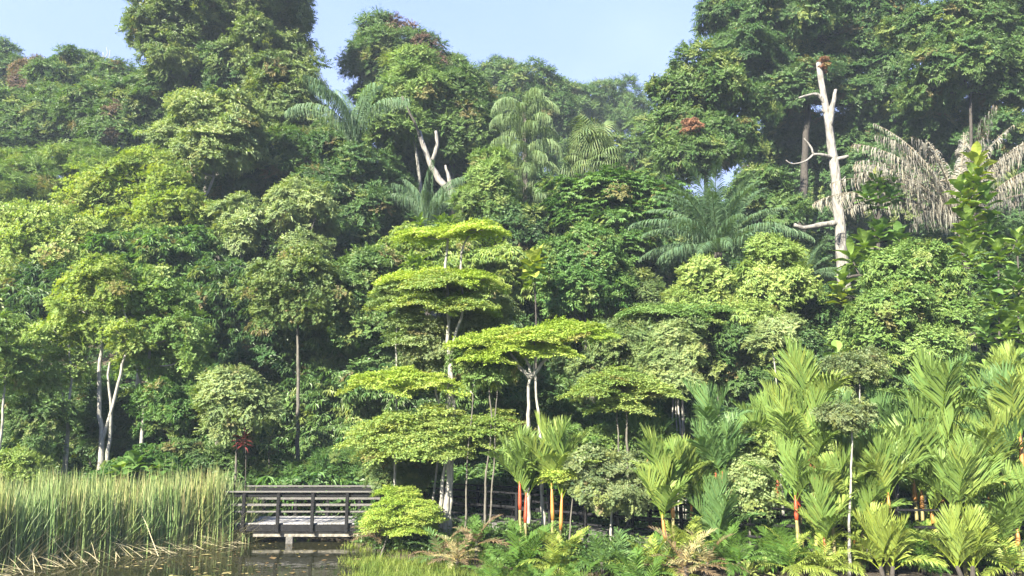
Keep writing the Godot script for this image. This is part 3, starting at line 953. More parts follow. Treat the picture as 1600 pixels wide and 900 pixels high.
func dead_trees() -> void:
	var d := 42.0
	var base := at(1316, 640, d)
	base.y = ground(base.x, base.z)
	var o := thing("dead_tree", "tall bleached white dead tree trunk with broken top and bare stub branches", "tree", base)
	var foot := at(1318, 440, d)
	var low := Vector3(foot.x, base.y - 0.2, foot.z)
	var pts := [low - base]
	for q in [[1317, 420], [1311, 340], [1303, 260], [1296, 200], [1287, 150], [1279, 98]]: pts.append(at(q[0], q[1], d) - base)
	pts = spine(pts, 0.03, 4)
	var rr := []
	for k in pts.size(): rr.append(lerpf(0.44, 0.15, pow(float(k) / (pts.size() - 1), 1.5)))
	part("trunk", tube(pts, rr, 14, 0.10), M.bark_dead, o)
	bare_limb(o, "limb", [[1308, 348], [1280, 352, 0.3], [1255, 356, 0.6], [1241, 351, 0.8]], d, 0.19, 0.10, M.bark_dead)
	bare_limb(o, "limb", [[1303, 247], [1285, 242, 0.4], [1270, 241, 0.6]], d, 0.12, 0.08, M.bark_dead)
	bare_limb(o, "limb", [[1271, 241, 0.6], [1266, 228, 0.7], [1256, 216, 0.7]], d, 0.07, 0.03, M.bark_dead)
	bare_limb(o, "limb", [[1271, 241, 0.6], [1258, 252, 0.7], [1238, 256, 0.8], [1228, 250, 0.8]], d, 0.07, 0.025, M.bark_dead)
	bare_limb(o, "limb", [[1302, 250], [1318, 246, 0.2], [1326, 244, 0.3]], d, 0.13, 0.09, M.bark_dead)
	bare_limb(o, "limb", [[1291, 165], [1278, 148, 0.2], [1262, 149, 0.3], [1248, 153, 0.3]], d, 0.13, 0.05, M.bark_dead)
	bare_limb(o, "limb", [[1297, 196], [1300, 170, 0.2], [1306, 140, 0.2]], d, 0.20, 0.09, M.bark_dead)
	for q in [[1309, 318, 1.0, 0.2], [1306, 285, 1.0, 0.35], [1292, 178, -1.0, 0.2]]:
		var p := at(q[0], q[1], d) - base
		bare_twig(o, p, Vector3(q[2], q[3], rng.randf_range(0.0, 0.8)).normalized(), rng.randf_range(0.35, 0.6))
	var mt := d / FOCAL
	crown(o, "dead_leaves", "hang", [[at(1287, 102, d) - base, Vector3(7, 12, 7) * mt]], "rust", 0.35, 0.8, M.dry)
	d = 50.0
	base = at(745, 640, d)
	base.y = ground(base.x, base.z)
	o = thing("broken_tree", "leaning grey white broken trunk with splintered fork among green foliage", "tree", base)
	bare_limb(o, "trunk", [[752, 420], [722, 330], [703, 300], [686, 280], [668, 245], [655, 205]], d, 0.36, 0.15, M.bark_dead)
	bare_limb(o, "limb", [[708, 306], [703, 285, 0.2], [696, 258, 0.3]], d, 0.24, 0.07, M.bark_dead)
	bare_limb(o, "limb", [[657, 215], [650, 195, 0.5], [638, 172, 1.0], [628, 150, 1.4]], d, 0.11, 0.05, M.bark_grey)
	bare_limb(o, "limb", [[676, 250], [683, 226], [681, 205]], d, 0.16, 0.11, M.bark_dead)
	d = 92.0
	base = at(163, 640, d)
	base.y = ground(base.x, base.z)
	o = thing("bare_treetop", "thin leafless grey tree poking above the left treeline", "tree", base)
	var q0 := [[163, 300], [163, 140], [162, 100], [161, 82]]
	bare_limb(o, "trunk", q0, d, 0.16, 0.04, M.bark_pale)
	for q in [[[163, 112], [156, 98], [150, 86]], [[163, 104], [170, 92], [172, 78]], [[162, 98], [153, 90], [147, 80]], [[162, 92], [168, 84], [166, 74]], [[163, 118], [171, 106], [176, 96]]]:
		bare_limb(o, "branch", q, d, 0.07, 0.025, M.bark_pale)

# ---------------------------------------------------------------- the forest
func far_trees() -> void:
	var G := "trees on the far ridge"
	tree({n = "umbrella_tree", l = "hazy flat-topped feathery tree with sky showing through its crown", g = G, d = 112.0, L = [[905, 158, 42, 14], [955, 152, 48, 15], [985, 172, 34, 16], [925, 182, 40, 12], [965, 192, 40, 13]], k = "fine", p = "mid", s = 1.9, e = 0.55, r = 0.3, twigs = 5})
	tree({n = "ridge_tree", l = "grey-green rounded tree on the skyline behind the plumed palm", g = G, d = 96.0, L = [[775, 120, 30, 28], [760, 150, 30, 30], [800, 150, 36, 34], [785, 190, 44, 36]], k = "small", p = "mid", s = 1.7, e = 0.8, r = 0.3})
	tree({n = "ridge_tree", l = "bright green domed tree behind the top of the plumed palm", g = G, d = 92.0, L = [[832, 126, 32, 24], [858, 145, 24, 28], [840, 170, 40, 36], [880, 175, 26, 30], [862, 220, 46, 40], [890, 250, 40, 40]], k = "small", p = "mid", s = 1.6, e = 0.9, r = 0.3})
	tree({n = "ridge_tree", l = "blue-green distant tree beside the brown-topped tall tree", g = G, d = 100.0, L = [[700, 118, 34, 24], [720, 150, 40, 34], [745, 165, 26, 26]], k = "small", p = "mid", s = 1.7, e = 0.9, r = 0.3})
	tree({n = "ridge_tree", l = "dark distant tree at the left end of the ridge", g = G, d = 92.0, L = [[8, 92, 18, 26], [14, 130, 36, 40], [0, 170, 40, 50]], k = "small", p = "mid", s = 1.7, e = 0.9, r = 0.3})
	tree({n = "ridge_tree", l = "reddish brown flowering tree crown on the ridge", g = G, d = 88.0, L = [[55, 112, 24, 20], [52, 140, 28, 24]], k = "small", p = "brown", s = 1.4, e = 0.9, r = 0.25})
	tree({n = "ridge_tree", l = "light green rounded ridge tree below the leafless treetop", g = G, d = 80.0, L = [[118, 108, 34, 24], [98, 140, 40, 34], [145, 140, 38, 34], [180, 148, 38, 36], [120, 180, 60, 40]], k = "broad", p = "mid", s = 1.5, e = 0.9, r = 0.3})
	tree({n = "ridge_tree", l = "bright green ridge tree hanging over the feathery bamboo", g = G, d = 72.0, L = [[35, 185, 44, 40], [85, 185, 44, 40], [20, 225, 50, 30], [130, 205, 40, 36]], k = "broad", p = "mid", s = 1.4, e = 0.9, r = 0.3})
	tree({n = "ridge_tree", l = "mid green ridge tree with a pale withered branch hanging in front", g = G, d = 68.0, L = [[165, 175, 46, 36], [205, 165, 44, 36], [240, 160, 44, 40], [190, 215, 50, 36], [235, 210, 44, 40]], k = "broad", p = "mid", s = 1.35, e = 0.95, r = 0.3, X = [["dead_leaves", "hang", "tan", 0.7, 1.0, [[178, 178, 10, 18, 2.9], [174, 215, 14, 12, 2.7]]]]})
	tree({n = "bamboo", l = "dull green feathery bamboo thicket arching over a bright gap of sky", c = "bamboo", g = G, d = 60.0, L = [[60, 262, 60, 26], [135, 252, 46, 22], [20, 290, 50, 34], [80, 300, 24, 26], [150, 270, 26, 16]], k = "strap", p = "fresh", s = 1.3, e = 1.1, r = 0.12})
	tree({n = "ridge_tree", l = "shaded green ridge tree filling the gap left of the pale-stemmed giant", g = G, d = 74.0, L = [[1010, 215, 34, 30], [990, 250, 40, 36], [1030, 270, 50, 36]], k = "small", p = "mid", s = 1.5, e = 0.9, r = 0.3})

func backing_trees() -> void:                                  # the forest behind the slope trees, seen only in gaps
	var behind := ["feathery bamboo thicket", "withered hanging branch", "layered yellow-green slope tree", "pale-leaved tree's curved white stem", "leaning dark trunk", "dark drooping palm", "leaning broken trunk", "cone-shaped bright green tree", "dense fan palm", "whorled-leaf tree", "teal feather palm", "giant tree's brown trunk", "bleached dead trunk", "withered grey palm", "large-leaved plants at the right edge"]
	for k in 15:
		var x := -40.0 + k * 120.0
		var y: float = [300, 330, 300, 270, 300, 330, 330, 300, 330, 360, 350, 330, 300, 300, 300][k]
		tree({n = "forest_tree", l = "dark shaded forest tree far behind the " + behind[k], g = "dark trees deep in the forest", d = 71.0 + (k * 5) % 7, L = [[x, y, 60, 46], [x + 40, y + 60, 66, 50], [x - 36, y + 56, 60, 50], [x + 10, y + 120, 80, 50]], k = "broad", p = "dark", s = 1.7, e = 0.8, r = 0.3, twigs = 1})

func canopy() -> void:
	var G := "tall forest trees on the slope"
	tree({n = "tall_forest_tree", l = "towering tree with olive and green billowing crown cut by the frame top", g = G, d = 64.0, b = 330, L = [[250, 45, 40, 44], [285, 85, 50, 44], [300, 20, 60, 44], [360, 35, 66, 50], [420, 50, 56, 50], [395, 95, 60, 36], [455, 88, 36, 30], [465, 10, 20, 34], [400, -20, 70, 40], [310, -30, 70, 40]], k = "broad", p = "olive", s = 1.35, e = 1.0, r = 0.55, T = [[[330, 260], [340, 160], [345, 90], [350, 30]], [[325, 180], [300, 130], [292, 96], [285, 60]], [[320, 190], [272, 120], [262, 85], [255, 50]]], fork = true})
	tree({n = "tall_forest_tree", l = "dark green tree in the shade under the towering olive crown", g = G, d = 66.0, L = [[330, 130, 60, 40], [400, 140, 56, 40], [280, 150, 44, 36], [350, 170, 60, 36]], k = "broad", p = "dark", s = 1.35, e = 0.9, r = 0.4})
	tree({n = "tall_forest_tree", l = "rounded mid green tree beside the dark drooping palm", g = G, d = 57.0, L = [[462, 130, 44, 34], [455, 170, 48, 36], [485, 200, 36, 36], [450, 215, 40, 30]], k = "broad", p = "olive", s = 1.2, e = 1.0, r = 0.35})
	tree({n = "tall_forest_tree", l = "tree full of pale yellow-green leaf clusters with a curved white stem", g = G, d = 50.0, b = 330, L = [[325, 185, 50, 32], [365, 190, 40, 36], [285, 215, 38, 34], [325, 235, 50, 34], [375, 225, 30, 34], [295, 255, 34, 26]], k = "broad", p = "pale", s = 1.05, e = 1.1, r = 0.17, m = "bark_pale", T = [[[318, 330], [325, 305], [334, 280], [330, 258], [328, 230]]]})
	tree({n = "tall_forest_tree", l = "green tree with leaning dark trunk showing through its middle", g = G, d = 54.0, b = 480, L = [[430, 240, 40, 34], [470, 255, 36, 26], [505, 235, 36, 36], [520, 275, 34, 34], [430, 280, 40, 30]], k = "broad", p = "mid", s = 1.1, e = 0.9, r = 0.4, m = "bark_brown", T = [[[490, 350], [470, 270], [445, 225], [440, 200]]]})
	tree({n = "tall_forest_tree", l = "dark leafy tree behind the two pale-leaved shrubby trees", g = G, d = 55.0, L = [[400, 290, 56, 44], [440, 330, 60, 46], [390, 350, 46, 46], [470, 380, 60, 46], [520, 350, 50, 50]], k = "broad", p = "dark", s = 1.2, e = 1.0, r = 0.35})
	tree({n = "small_forest_tree", l = "compact tree with whitish young leaves in front of deep shade", g = G, d = 45.0, L = [[372, 338, 30, 24], [368, 368, 30, 24], [390, 355, 26, 22]], k = "broad", p = "pale", s = 0.95, e = 1.1, r = 0.13, m = "bark_pale"})
	tree({n = "small_forest_tree", l = "spreading tree with pale leaf tufts on a thin bent limb", g = G, d = 45.0, b = 490, L = [[465, 305, 34, 20], [500, 315, 30, 20], [450, 330, 26, 14], [490, 350, 36, 18], [480, 385, 30, 16]], k = "broad", p = "pale", s = 0.95, e = 0.9, r = 0.12})
	tree({n = "slope_tree", l = "bright yellow-green tree with layered leaf tufts on the left slope", g = G, d = 47.0, b = 220, L = [[235, 262, 36, 28], [195, 275, 36, 26], [160, 300, 44, 30], [215, 315, 44, 30], [270, 310, 40, 36], [130, 335, 40, 30], [255, 350, 44, 34], [185, 360, 50, 34], [300, 345, 36, 40]], k = "tuft", p = "yellow", s = 1.15, e = 1.0, r = 0.2, m = "bark_pale", mat = "matt"})
	tree({n = "slope_tree", l = "fresh green tree with drooping tips beneath the layered yellow-green tree", g = G, d = 44.0, b = 250, L = [[205, 400, 50, 34], [265, 400, 50, 36], [300, 380, 34, 30], [160, 395, 34, 30], [240, 440, 60, 36], [295, 430, 34, 40]], k = "hang", p = "leafgreen", s = 1.05, e = 1.0, r = 0.2})
	tree({n = "slope_tree", l = "yellowish green tree with dark undersides at the left frame edge", g = G, d = 43.0, b = 20, L = [[20, 345, 40, 26], [55, 380, 44, 28], [15, 395, 44, 30], [90, 355, 44, 30], [95, 400, 44, 30], [35, 440, 50, 30]], k = "tuft", p = "yellow", s = 1.1, e = 1.0, r = 0.2, m = "bark_brown"})
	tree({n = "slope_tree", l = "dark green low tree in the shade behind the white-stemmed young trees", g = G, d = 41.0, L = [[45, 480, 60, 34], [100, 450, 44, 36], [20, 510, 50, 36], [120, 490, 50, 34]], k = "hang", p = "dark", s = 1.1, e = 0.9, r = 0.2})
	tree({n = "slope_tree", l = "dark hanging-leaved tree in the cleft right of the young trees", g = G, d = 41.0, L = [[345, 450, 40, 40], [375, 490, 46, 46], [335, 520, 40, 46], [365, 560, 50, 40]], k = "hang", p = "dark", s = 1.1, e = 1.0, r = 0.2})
	# middle
	tree({n = "tall_forest_tree", l = "tall dark green tree with withered reddish brown top", g = G, d = 70.0, b = 620, L = [[588, 50, 30, 26], [578, 90, 32, 34], [618, 90, 40, 36], [600, 130, 44, 36], [650, 120, 40, 36], [662, 75, 24, 18], [690, 110, 24, 22]], k = "fine", p = "mid", s = 1.5, e = 1.0, r = 0.4, X = [["dead_leaves", "fine", "brown", 1.2, 1.0, [[625, 45, 18, 11, 1.0], [662, 76, 15, 14, 2.5], [682, 98, 9, 12, 2.5]]]]})
	tree({n = "tall_forest_tree", l = "bright green vine-hung tree with bent pale limbs above the broken trunk", g = G, d = 55.0, b = 690, L = [[640, 105, 30, 30], [655, 140, 38, 34], [612, 158, 34, 28], [610, 200, 44, 34], [650, 195, 30, 30]], k = "fine", p = "fresh", s = 1.25, e = 1.15, r = 0.25, m = "bark_pale"})
	tree({n = "tall_forest_tree", l = "deep green layered tree right of the bent pale limbs", g = G, d = 58.0, L = [[700, 145, 44, 34], [735, 155, 30, 32], [690, 185, 40, 34], [735, 200, 40, 36], [700, 235, 50, 36]], k = "fine", p = "mid", s = 1.3, e = 1.1, r = 0.3})
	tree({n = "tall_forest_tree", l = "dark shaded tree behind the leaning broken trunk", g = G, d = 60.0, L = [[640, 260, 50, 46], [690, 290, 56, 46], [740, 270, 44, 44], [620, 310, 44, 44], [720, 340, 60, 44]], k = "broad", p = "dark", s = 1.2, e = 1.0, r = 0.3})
	tree({n = "tall_forest_tree", l = "green tree below the dark drooping palm fronds", g = G, d = 50.0, L = [[530, 235, 34, 24], [560, 265, 44, 32], [520, 300, 44, 34], [590, 300, 36, 36], [560, 340, 50, 36], [540, 390, 54, 36]], k = "broad", p = "dark", s = 1.1, e = 1.0, r = 0.3})
	tree({n = "small_forest_tree", l = "cone-shaped bright green tree left of the plumed palm trunk", g = G, d = 46.0, L = [[768, 258, 20, 20], [768, 285, 32, 24], [762, 315, 40, 26]], k = "fine", p = "fresh", s = 1.05, e = 1.3, r = 0.15})
	tree({n = "slope_tree", l = "dark green shrubby tree below the cone-shaped bright tree", g = G, d = 46.0, L = [[770, 350, 46, 30], [820, 360, 44, 34], [730, 370, 40, 28], [860, 370, 36, 40]], k = "small", p = "dark", s = 1.1, e = 1.1, r = 0.15})
	tree({n = "umbrella_leaf_tree", l = "tree with umbrella-like whorls of light green leaves left of the teal palm", g = G, d = 44.0, b = 960, L = [[895, 310, 30, 24], [905, 345, 36, 24], [950, 305, 40, 28], [995, 300, 34, 26], [960, 345, 44, 30], [1010, 345, 40, 30], [985, 385, 44, 26], [1030, 310, 26, 24]], k = "whorl", p = "leafgreen", s = 0.95, e = 1.0, r = 0.14})
	tree({n = "slope_tree", l = "dark tree under the whorled-leaf tree", g = G, d = 47.0, L = [[900, 390, 44, 36], [960, 410, 50, 36], [1010, 420, 44, 34]], k = "broad", p = "dark", s = 1.1, e = 0.9, r = 0.15})
	tree({n = "slope_tree", l = "dark shaded tree filling the hollow beside the teal palm trunk", g = G, d = 52.0, L = [[1080, 400, 60, 50], [1150, 420, 60, 50], [1220, 400, 50, 50]], k = "broad", p = "dark", s = 1.2, e = 0.9, r = 0.2})
	# right
	tree({n = "giant_tree", l = "giant dark green tree with brown trunk and layered boughs across the frame top", g = G, d = 60.0, b = 1258, L = [[1135, 15, 46, 26], [1190, 40, 50, 34], [1240, 20, 60, 36], [1300, 30, 60, 36], [1365, 25, 60, 36], [1410, 60, 44, 36], [1170, 80, 46, 30], [1225, 90, 46, 30], [1265, 125, 44, 26], [1330, 80, 44, 26], [1385, 100, 36, 24], [1305, 105, 36, 26], [1335, 150, 40, 24], [1215, 145, 44, 28], [1175, 125, 40, 28], [1405, 150, 36, 26], [1330, -15, 90, 30], [1200, -20, 80, 30]], k = "broad", p = "dark", s = 1.25, e = 0.95, r = 0.45, m = "bark_brown", T = [[[1255, 420], [1254, 340], [1258, 250], [1262, 160], [1268, 60]]], twigs = 4})
	tree({n = "tall_forest_tree", l = "lit green tree with a rust-red dead leaf cluster on its side", g = G, d = 54.0, b = 1110, L = [[1085, 105, 34, 30], [1120, 130, 40, 32], [1055, 155, 30, 30], [1095, 175, 46, 34], [1150, 165, 40, 32], [1060, 205, 44, 32], [1120, 215, 46, 30], [1080, 245, 50, 26], [1160, 215, 34, 32]], k = "broad", p = "mid", s = 1.2, e = 1.0, r = 0.35, X = [["dead_leaves", "hang", "rust", 0.6, 1.2, [[1083, 194, 10, 8, 2.6]]]]})
	tree({n = "tall_forest_tree", l = "broad green tree with layered lit boughs in the upper right corner", g = G, d = 52.0, b = 1520, L = [[1470, 40, 46, 36], [1530, 30, 50, 36], [1585, 30, 40, 36], [1470, 95, 44, 30], [1530, 85, 50, 34], [1590, 90, 40, 34], [1500, 135, 50, 28], [1450, 140, 36, 24], [1570, 140, 44, 26]], k = "broad", p = "mid", s = 1.15, e = 1.0, r = 0.22, m = "bark_brown"})
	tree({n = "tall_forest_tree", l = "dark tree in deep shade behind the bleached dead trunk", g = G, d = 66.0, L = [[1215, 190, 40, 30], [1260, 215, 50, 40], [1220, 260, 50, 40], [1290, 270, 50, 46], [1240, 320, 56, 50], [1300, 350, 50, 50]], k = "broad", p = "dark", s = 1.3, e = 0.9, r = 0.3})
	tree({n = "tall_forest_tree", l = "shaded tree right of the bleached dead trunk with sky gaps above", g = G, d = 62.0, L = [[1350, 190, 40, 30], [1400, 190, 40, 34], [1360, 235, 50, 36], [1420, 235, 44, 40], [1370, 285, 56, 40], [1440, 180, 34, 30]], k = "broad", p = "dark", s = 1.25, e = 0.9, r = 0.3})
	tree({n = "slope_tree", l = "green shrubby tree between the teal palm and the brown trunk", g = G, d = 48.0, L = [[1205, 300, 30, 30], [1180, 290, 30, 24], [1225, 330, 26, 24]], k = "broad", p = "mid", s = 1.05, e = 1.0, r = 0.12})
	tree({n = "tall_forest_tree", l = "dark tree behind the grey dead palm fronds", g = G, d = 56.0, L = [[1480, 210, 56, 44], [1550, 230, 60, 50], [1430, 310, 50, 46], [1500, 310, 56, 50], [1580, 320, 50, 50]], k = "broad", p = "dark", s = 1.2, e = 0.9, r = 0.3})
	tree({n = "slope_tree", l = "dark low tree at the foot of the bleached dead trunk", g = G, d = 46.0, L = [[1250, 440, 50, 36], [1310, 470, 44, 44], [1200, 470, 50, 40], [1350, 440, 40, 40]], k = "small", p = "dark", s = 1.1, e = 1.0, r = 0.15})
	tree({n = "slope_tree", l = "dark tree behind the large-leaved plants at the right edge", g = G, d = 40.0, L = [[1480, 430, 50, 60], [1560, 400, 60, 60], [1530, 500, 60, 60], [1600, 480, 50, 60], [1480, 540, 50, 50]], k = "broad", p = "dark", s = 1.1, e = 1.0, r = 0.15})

func middle_trees() -> void:
	var G := "slender young trees behind the reeds"
	tree({n = "young_tree", boughs = 2, l = "young tree with forked white trunk and airy yellow-green crown behind reeds", g = G, d = 32.5, b = 157, L = [[165, 420, 34, 22], [135, 445, 38, 24], [185, 455, 30, 24], [120, 485, 40, 28], [165, 500, 44, 30], [200, 530, 34, 30]], k = "tuft", p = "yellow", s = 0.72, e = 0.65, r = 0.13, m = "bark_pale", mat = "matt", T = [[[157, 738], [158, 680], [155, 620], [158, 540], [160, 460]], [[160, 690], [172, 650], [190, 575], [200, 520], [190, 470]], [[174, 645], [170, 605], [172, 565]]], fork = true})
	tree({n = "young_tree", boughs = 2, l = "young tree with straight pale stem and broad fresh green crown", g = G, d = 33.5, b = 221, L = [[245, 440, 30, 22], [225, 470, 34, 26], [265, 470, 34, 26], [240, 510, 46, 28], [285, 520, 36, 28], [300, 560, 30, 22], [250, 560, 44, 26]], k = "tuft", p = "fresh", s = 0.72, e = 0.68, r = 0.10, m = "bark_pale", T = [[[221, 712], [224, 650], [230, 590], [236, 520], [250, 450]]]})
	tree({n = "young_tree", boughs = 2, l = "pale-stemmed young tree with yellowish airy crown beside dark-stemmed sapling", g = G, d = 32.0, b = 103, L = [[75, 535, 40, 26], [105, 530, 34, 26], [60, 575, 36, 26], [110, 580, 34, 26]], k = "tuft", p = "yellow", s = 0.68, e = 0.48, r = 0.085, m = "bark_pale", T = [[[103, 738], [105, 680], [107, 635], [112, 590], [108, 540]], [[106, 650], [98, 625], [95, 605]]], fork = true})
	tree({n = "young_tree", boughs = 2, l = "thin white-stemmed young tree at the left frame edge", g = G, d = 30.0, b = 2, L = [[5, 520, 28, 22], [-15, 555, 34, 26], [25, 560, 26, 24], [5, 590, 30, 20]], k = "tuft", p = "fresh", s = 0.65, e = 0.61, r = 0.07, m = "bark_pale", T = [[[0, 700], [6, 620], [11, 560], [10, 520]]]})
	tree({n = "young_tree", boughs = 2, l = "dark-stemmed sapling with small green leaves behind the reeds", g = G, d = 31.0, b = 60, L = [[45, 650, 36, 26], [80, 655, 34, 28], [25, 690, 30, 22], [60, 695, 40, 22]], k = "small", p = "mid", s = 0.7, e = 0.65, r = 0.07, m = "bark_brown", T = [[[60, 742], [58, 700], [57, 660]]]})
	tree({n = "leafy_shrub", l = "fresh green bushy tree in the gap right of the pale stem", g = G, d = 34.0, L = [[255, 620, 36, 26], [290, 640, 36, 26], [265, 665, 40, 24], [310, 610, 26, 22]], k = "broad", p = "leafgreen", s = 0.7, e = 1.1, r = 0.07, m = "bark_brown"})
	tree({n = "leafy_shrub", l = "dark thicket shrub behind the white forked trunk", g = G, d = 36.0, L = [[150, 640, 60, 40], [200, 660, 50, 40], [120, 680, 50, 34], [240, 690, 50, 30], [20, 630, 50, 40]], k = "small", p = "dark", s = 0.85, e = 1.0, r = 0.07, m = "bark_brown"})
	tree({n = "young_tree", boughs = 2, l = "small round-crowned tree with pale olive leaves by the reed tips", g = G, d = 31.0, b = 370, L = [[370, 600, 36, 22], [345, 630, 34, 24], [395, 630, 36, 26], [370, 660, 44, 22], [340, 605, 24, 18]], k = "small", p = "pale", s = 0.7, e = 0.75, r = 0.06, m = "bark_grey", T = [[[369, 735], [370, 690], [370, 640]]]})
	tree({n = "young_tree", boughs = 2, l = "tall straight slender grey trunk carrying a wide light green crown", g = G, d = 34.0, b = 465, L = [[465, 405, 30, 20], [440, 435, 40, 24], [495, 430, 36, 24], [415, 465, 34, 24], [465, 465, 50, 26], [515, 465, 34, 26], [430, 490, 36, 18], [500, 490, 36, 18]], k = "tuft", p = "olive", s = 0.8, e = 0.68, r = 0.105, m = "bark_grey", T = [[[465, 712], [465, 640], [466, 560], [466, 500], [466, 440]]]})
	G = "dark thicket trees behind the footbridge"
	tree({n = "thicket_tree", l = "dark glossy drooping-leaved tree right of the tall slender trunk", g = G, d = 37.5, L = [[510, 540, 44, 40], [540, 590, 50, 44], [500, 620, 44, 40], [555, 650, 46, 36], [515, 680, 44, 30]], k = "hang", p = "mid", s = 0.95, e = 1.1, r = 0.12, m = "bark_brown", mat = "glossy"})
	tree({n = "thicket_tree", l = "dark glossy drooping-leaved tree left of the tall slender trunk", g = G, d = 38.0, L = [[440, 540, 40, 40], [410, 590, 44, 44], [450, 630, 40, 40], [430, 680, 50, 30]], k = "hang", p = "dark", s = 0.95, e = 1.1, r = 0.12, m = "bark_brown", mat = "glossy"})
	tree({n = "thicket_tree", l = "leafy green tree with light edges left of the tiered lime tree", g = G, d = 36.0, L = [[560, 430, 44, 30], [600, 440, 36, 34], [540, 470, 44, 30], [590, 490, 46, 34], [560, 530, 50, 30], [620, 530, 36, 40]], k = "broad", p = "mid", s = 0.9, e = 1.1, r = 0.12})
	tree({n = "thicket_tree", l = "dark glossy tree behind the lower lime tiers", g = G, d = 35.0, L = [[590, 600, 46, 40], [630, 640, 50, 44], [580, 660, 36, 36], [680, 620, 50, 50], [740, 600, 50, 50]], k = "hang", p = "mid", s = 0.85, e = 1.0, r = 0.12, m = "bark_brown", mat = "glossy"})
	tree({n = "thicket_tree", l = "yellow-green drooping-tipped tree behind the topmost lime tier", g = G, d = 38.0, L = [[640, 385, 34, 26], [680, 400, 44, 30], [620, 410, 36, 26], [740, 415, 50, 30], [795, 410, 34, 30], [690, 440, 50, 26], [770, 450, 50, 30]], k = "hang", p = "yellow", s = 0.8, e = 1.0, r = 0.12})
	tree({n = "thicket_tree", l = "fresh green rounded tree right of the big-leaved sapling", g = G, d = 36.0, L = [[915, 385, 36, 22], [885, 415, 40, 30], [940, 415, 36, 30], [905, 450, 46, 28], [950, 455, 36, 24], [880, 465, 30, 22]], k = "broad", p = "leafgreen", s = 0.85, e = 1.2, r = 0.12})
	tree({n = "thicket_tree", l = "dark tree in shade behind the big-leaved sapling", g = G, d = 40.0, L = [[840, 460, 56, 44], [800, 480, 44, 40], [880, 500, 50, 36], [780, 540, 60, 40], [860, 560, 60, 40]], k = "hang", p = "dark", s = 0.95, e = 1.0, r = 0.12})
	tree({n = "thicket_tree", l = "olive shrubby tree beneath the teal palm fronds", g = G, d = 38.0, L = [[980, 450, 40, 26], [1000, 480, 40, 26], [960, 490, 36, 24]], k = "small", p = "olive", s = 0.85, e = 1.1, r = 0.1})
	tree({n = "thicket_tree", l = "upright yellow-green small tree before the teal palm trunk", g = G, d = 34.0, L = [[1095, 435, 28, 22], [1085, 465, 36, 22], [1115, 475, 30, 20]], k = "small", p = "yellow", s = 0.75, e = 1.1, r = 0.08})
	tree({n = "thicket_tree", l = "bright yellow-green rounded tree below the dead trunk's long limb", g = G, d = 33.0, L = [[1205, 400, 34, 22], [1190, 430, 38, 24], [1225, 445, 36, 24], [1195, 470, 46, 24], [1170, 500, 40, 24]], k = "broad", p = "yellow", s = 0.75, e = 1.15, r = 0.1})
	tree({n = "thicket_tree", l = "dark fine-leaved tree left of the pale green mound tree", g = G, d = 35.0, L = [[1280, 490, 44, 36], [1250, 530, 50, 36], [1305, 530, 44, 40], [1270, 580, 50, 30], [1325, 590, 40, 34], [1330, 500, 30, 40]], k = "small", p = "dark", s = 0.85, e = 1.2, r = 0.1})
	tree({n = "mound_tree", l = "large mound-shaped pale green tree beside the yellow-leaved sapling trunk", g = G, d = 30.0, b = 1430, L = [[1435, 405, 34, 24], [1405, 440, 40, 28], [1460, 445, 40, 30], [1385, 485, 46, 32], [1440, 490, 46, 34], [1480, 500, 30, 36], [1370, 535, 46, 28], [1425, 545, 50, 30], [1470, 560, 36, 28], [1390, 580, 46, 24], [1440, 590, 40, 18]], k = "broad", p = "fresh", s = 0.75, e = 1.25, r = 0.12})
	tree({n = "thicket_tree", l = "leafy green tree between the pale flat-topped tree and yellow-green tree", g = G, d = 33.0, L = [[1140, 525, 40, 28], [1180, 540, 36, 28], [1120, 560, 40, 28], [1160, 585, 44, 26], [1200, 580, 30, 24]], k = "broad", p = "mid", s = 0.75, e = 1.1, r = 0.08, T = [[[1122, 640], [1122, 590], [1125, 550]], [[1168, 660], [1168, 610], [1160, 560]]], m = "bark_grey"})
	tree({n = "thicket_tree", l = "dark tree in the black hollow behind the sealing wax palms", g = G, d = 34.0, L = [[1120, 640, 60, 40], [1200, 640, 50, 40], [1290, 640, 50, 36], [1060, 640, 50, 40], [1400, 650, 60, 36], [1500, 630, 60, 40], [1580, 610, 50, 40]], k = "hang", p = "dark", s = 0.85, e = 0.9, r = 0.1})
	tree({n = "thicket_tree", l = "grey-green bushy tree filling the space under the lime tiers", g = G, d = 30.0, L = [[800, 620, 44, 30], [860, 620, 44, 30], [820, 660, 50, 30], [880, 665, 44, 30], [930, 660, 40, 30], [770, 670, 40, 30]], k = "small", p = "mid", s = 0.72, e = 1.1, r = 0.07})
	tree({n = "thicket_tree", l = "green bushy tree behind the flat lime crown over the boardwalk", g = G, d = 31.0, L = [[960, 540, 44, 30], [1000, 560, 44, 30], [930, 580, 40, 26], [1020, 530, 40, 26], [990, 600, 50, 24], [1060, 520, 34, 24]], k = "small", p = "olive", s = 0.75, e = 1.1, r = 0.08})

